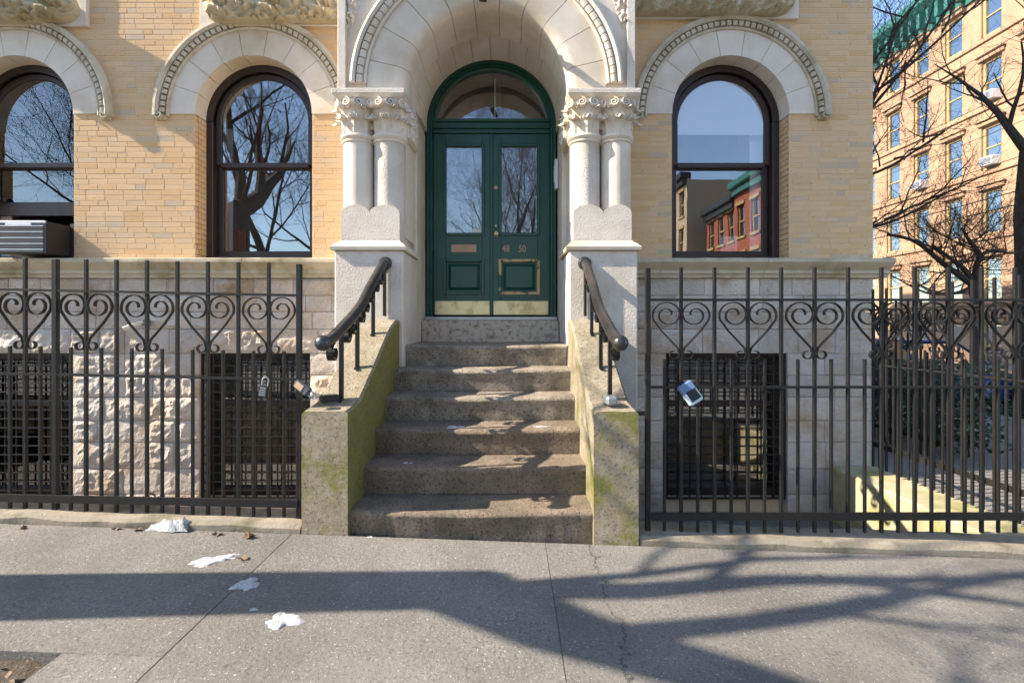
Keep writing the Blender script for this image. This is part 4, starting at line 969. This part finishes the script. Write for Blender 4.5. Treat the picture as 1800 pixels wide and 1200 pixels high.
# ------------------------------------------------------------------ trees
def limb(mb, tw, p, d, L, r, lv, rnd, up=.12):
    n = 5 if lv else 7; pts = [Vector(p)]; rad = [r]; d = Vector(d).normalized()
    for i in range(n):
        d = (d+Vector((rnd.gauss(0, .16), rnd.gauss(0, .16), rnd.gauss(0, .10)+up*(lv > 0)))).normalized()
        pts.append(pts[-1]+d*L/n); rad.append(r*(1-(.66 if lv > 1 else .9)*(i+1)/n))
    (mb if r > .018 else tw).tube(pts, rad, 9 if r > .1 else (6 if r > .03 else 4 if r > .012 else 3), False)
    return pts, rad
def grow(mb, tw, p, d, L, r, lv, rnd, kids=(6, 6, 6, 5, 4)):
    pts, rad = limb(mb, tw, p, d, L, r, lv, rnd)
    if lv >= len(kids): return
    for k in range(kids[lv]):
        t = (.35 if lv == 0 else .2)+(.65 if lv == 0 else .8)*(k+rnd.random()*.6)/kids[lv]; t = min(t, .98); i = min(int(t*(len(pts)-1)), len(pts)-2); f = t*(len(pts)-1)-i
        q = pts[i].lerp(pts[i+1], f); ax = (pts[i+1]-pts[i]).normalized(); side = ax.orthogonal().normalized()
        side.rotate(Matrix.Rotation(rnd.uniform(0, 6.28), 3, ax)); dd = ax*rnd.uniform(.45, .9)+side*rnd.uniform(.6, 1.0)
        grow(mb, tw, q, dd, L*rnd.uniform(.48, .68), max(.0035, (rad[i]*(1-f)+rad[i+1]*f)*rnd.uniform(.45, .65)), lv+1, rnd, kids)
def tree_meshes(seed, L=4.2, r=.2, kids=(7, 6, 6, 5, 3)):
    rnd = random.Random(seed); mb, tw = MB(), MB(); grow(mb, tw, (0, 0, 0), (rnd.uniform(-.1, .1), 0, 1), L*1.5, r, 0, rnd, kids)
    a, b = bpy.data.meshes.new('trunk'), bpy.data.meshes.new('crown')
    for me, q, m in ((a, mb, 'bark'), (b, tw, 'twig')):
        me.from_pydata(q.v, [], q.f); me.materials.append(M[m])
        for p in me.polygons: p.use_smooth = True
    return a, b
def tree(name, lab, loc, meshes, rz=0, s=1, group=None):
    T = thing(name, lab, 'tree', loc, group); T.rotation_euler = (0, 0, rz); T.scale = (s, s, s)
    for nm, me in zip(('trunk', 'crown'), meshes):
        o = bpy.data.objects.new(nm, me); COL.objects.link(o); o.parent = T
t1, t2 = tree_meshes(4), tree_meshes(9)
gt = 'bare street trees across the road'
for x, y, m, rz, s, lab in ((-1.3, -7.5, t1, .3, 1.25, 'bare street tree mirrored in the glass of the green door'), (-.1, -5.2, t2, 2.2, .95, 'smaller bare tree across the road, also mirrored in the door glass'), (-6.2, -6.5, t2, 1.2, 1.2, 'bare street tree mirrored in the arched window beside the stoop'), (-9.5, -9.0, t1, 2.6, 1.4, 'tall bare street tree mirrored behind another in the arched window'), (-15, -8, t2, 5, 1.4, 'bare street tree mirrored in the window above the air conditioner'), (3.9, -12.5, t1, 4.0, 1.1, 'bare street tree mirrored at the edge of the blind-covered window')):
    tree('bare_tree', lab, (x, y, -.2), m, rz, s, gt)
# tree beyond the padlocked fence whose trunk throws the long shadow over the sidewalk
rnd = random.Random(21); mb, tw = MB(), MB(); bx_, by_ = -5.3, 2.20
mb.tube([(0, 0, 0), (.0, -.02, 1.2), (.02, -.06, 2.4), (.05, -.12, 3.6)], [.27, .235, .22, .20], 12)
for d, L, r in (((.1, -.95, .45), 2.6, .20), ((.15, -.12, 1), 3.4, .11), ((.3, .2, .9), 2.8, .05)): grow(mb, tw, (.05, -.12, 3.5), d, L, r, 1, rnd, (0, 4, 3, 4, 3))
me1, me2 = bpy.data.meshes.new('trunk'), bpy.data.meshes.new('crown')
for me, q, m in ((me1, mb, 'bark'), (me2, tw, 'twig')): me.from_pydata(q.v, [], q.f); me.materials.append(M[m])
tree('bare_tree', 'forked bare tree on the sidewalk casting the long trunk shadow', (bx_, by_, gz(bx_)-.05), (me1, me2))
# trees on the side street
rnd = random.Random(33); mb, tw = MB(), MB()
mb.tube(smoothpath([(0, 0, 0), (.05, 0, 2), (.0, .1, 4)], 4), [.24-.008*i for i in range(9)], 12)
for tgt in ((1480, 250, 1700, -30), (1490, 200, 1745, -20), (1480, 330, 1660, 230), (1500, 260, 1580, 40), (1480, 420, 1680, 330), (1490, 160, 1640, -40)):
    a = Vector(px(tgt[0], tgt[1], 11.5))-Vector((6.5, 11.5, -.17)); b = Vector(px(tgt[2], tgt[3], 11.0))-Vector((6.5, 11.5, -.17))
    mb.tube(smoothpath([(0, .1, max(2.2, a.z-1.0)), a, a.lerp(b, .5)+Vector((0, 0, -.12)), b], 4), [.052-.003*i for i in range(13)], 7, False)
    for k in range(7):
        q = a.lerp(b, .1+.14*k); grow(mb, tw, q, (b-a).normalized()*.7+Vector((rnd.gauss(0, .6), rnd.gauss(0, .6), rnd.gauss(.1, .5))), 1.3, .022, 2, rnd, (0, 0, 5, 4, 3))
me1, me2 = bpy.data.meshes.new('trunk'), bpy.data.meshes.new('crown')
for me, q, m in ((me1, mb, 'bark'), (me2, tw, 'twig')): me.from_pydata(q.v, [], q.f); me.materials.append(M[m])
tree('bare_tree', 'bare tree whose thin branches reach past the brick corner before the salmon building', (6.5, 11.5, -.17), (me1, me2))
rnd = random.Random(41); mb, tw = MB(), MB()
G0 = Vector((8.0, 9.0, -.2))
for pts, r in (([(1712, 640), (1713, 520), (1700, 495), (1660, 465), (1610, 425), (1560, 412)], .075), ([(1712, 520), (1700, 480), (1672, 455), (1640, 432)], .06), ([(1712, 520), (1716, 470), (1722, 448), (1705, 425), (1690, 400)], .06), ([(1722, 450), (1745, 440), (1775, 445), (1800, 438)], .035), ([(1716, 500), (1680, 515), (1630, 515), (1600, 500)], .035)):
    P_ = [Vector(px(a, b, 9.0))-G0 for a, b in pts]; P_[0].z = 0 if r == .075 else P_[0].z
    sm = smoothpath(P_, 5); mb.tube(sm, [r*(1-.7*i/(len(sm)-1)) for i in range(len(sm))], 8, False)
    for k in range(9):
        q = sm[int(len(sm)*(.3+.075*k))]; grow(mb, tw, q, (rnd.gauss(0, .8), rnd.gauss(0, .8), rnd.gauss(.4, .5)), .9, .014, 2, rnd, (0, 0, 5, 4, 2))
me1, me2 = bpy.data.meshes.new('trunk'), bpy.data.meshes.new('crown')
for me, q, m in ((me1, mb, 'bark'), (me2, tw, 'twig')): me.from_pydata(q.v, [], q.f); me.materials.append(M[m])
tree('bare_tree', 'small gnarled bare tree with twisting dark limbs behind the side fence', G0, (me1, me2))
rnd = random.Random(55); mb, tw = MB(), MB()
mb.tube([(0, 0, 0), (.02, 0, 2), (-.03, .03, 4), (.03, 0, 5.2)], [.26, .21, .19, .17], 12)
for d, L, r in (((-.7, .2, .9), 3, .10), ((.5, .3, 1), 3.2, .12), ((-.2, -.6, .9), 2.6, .08)): grow(mb, tw, (.03, 0, 5.1), d, L, r, 1, rnd, (0, 5, 5, 4, 3))
me1, me2 = bpy.data.meshes.new('trunk'), bpy.data.meshes.new('crown')
for me, q, m in ((me1, mb, 'bark'), (me2, tw, 'twig')): me.from_pydata(q.v, [], q.f); me.materials.append(M[m])
tree('bare_tree', 'bare street tree with a thick dark upright trunk at the side street kerb', (10.1, 10.0, -.4), (me1, me2))

# ------------------------------------------------------------------ parked cars on the side street
def car(x, y, mname, lab):
    T = thing('parked_car', lab, 'car', (x, y, -.40), 'cars parked along the side street')
    ch = lambda nm, mb, m, sm=True, par=None: (lambda o: (setattr(o, 'parent', par or T), o)[1])(put(nm, mb, m, None, sm, angle=35))
    secs = [(-2.2, .35, .62, .74), (-2.1, .28, .80, .84), (-1.2, .22, .92, .88), (-.2, .22, .95, .90), (1.0, .22, .95, .90), (1.9, .26, .93, .86), (2.2, .38, .80, .74)]
    mb = MB(); vs = []
    for yy, zb, zt, hw in secs: vs += [(-hw*.93, yy, zb), (-hw, yy, (zb+zt)/2), (-hw*.94, yy, zt), (-hw*.5, yy, zt+.03), (hw*.5, yy, zt+.03), (hw*.94, yy, zt), (hw, yy, (zb+zt)/2), (hw*.93, yy, zb)]
    k = 8; mb.add(vs, [(i*k+j, i*k+(j+1) % k, (i+1)*k+(j+1) % k, (i+1)*k+j) for i in range(len(secs)-1) for j in range(k)]+[tuple(range(k)), tuple((len(secs)-1)*k+j for j in range(k))]); ch('body', mb, mname)
    mb = MB(); vs = []
    for yy, z, hw in ((-1.15, .93, .80), (-.45, 1.42, .62), (.9, 1.45, .62), (1.85, .95, .78)): vs += [(-hw, yy, z), (hw, yy, z)]
    base = [(-.84, -1.2, .93), (.84, -1.2, .93), (.84, 1.9, .94), (-.84, 1.9, .94)]
    mb.add(vs, [(2, 3, 5, 4)]); mb.add([vs[2], vs[4], (-.83, 1.2, .94), (-.83, -.8, .94)], [(0, 1, 2, 3)]); ch('roof', MB().box(-.64, .64, -.5, .95, 1.41, 1.46, .02), mname)
    gl = MB().add(vs, [(0, 1, 3, 2), (4, 5, 7, 6), (0, 2, 4, 6), (1, 3, 5, 7)]); ch('windows', gl, 'farglass', False)
    for sx in (-1, 1):
        for pq in ([(sx*.80, -1.15, .93), (sx*.63, -.45, 1.43)], [(sx*.78, 1.85, .95), (sx*.63, .9, 1.45)], [(sx*.82, .25, .93), (sx*.64, .25, 1.44)]): ch('pillar', MB().tube(pq, .03, 6), mname)
    for sx in (-1, 1):
        for yy in (-1.4, 1.35):
            w_ = ch('wheel', MB().tube([(sx*.70, yy, .32), (sx*.90, yy, .32)], .32, 20), 'tyre'); ch('rim', MB().tube([(sx*.89, yy, .32), (sx*.91, yy, .32)], .2, 14), 'silver', True, w_)
        ch('headlight', MB().box(sx*.62-.13, sx*.62+.13, -2.2, -2.1, .62, .74, .03), 'white'); ch('tail_light', MB().box(sx*.62-.13, sx*.62+.13, 2.12, 2.2, .66, .80, .03), 'redbrick')
carblue = mk('blue_car_paint', (.012, .045, .16), (.012, .04, .14), .25, 3, spec=.6); M['carblue'] = carblue
M['cardark'] = mk('dark_car_paint', (.02, .02, .025), (.025, .025, .03), .25, 3, spec=.6)
car(9.7, 12.4, 'carblue', 'blue parked car glimpsed through the side fence'); car(9.7, 17.6, 'cardark', 'black car parked behind the blue car on the side street')
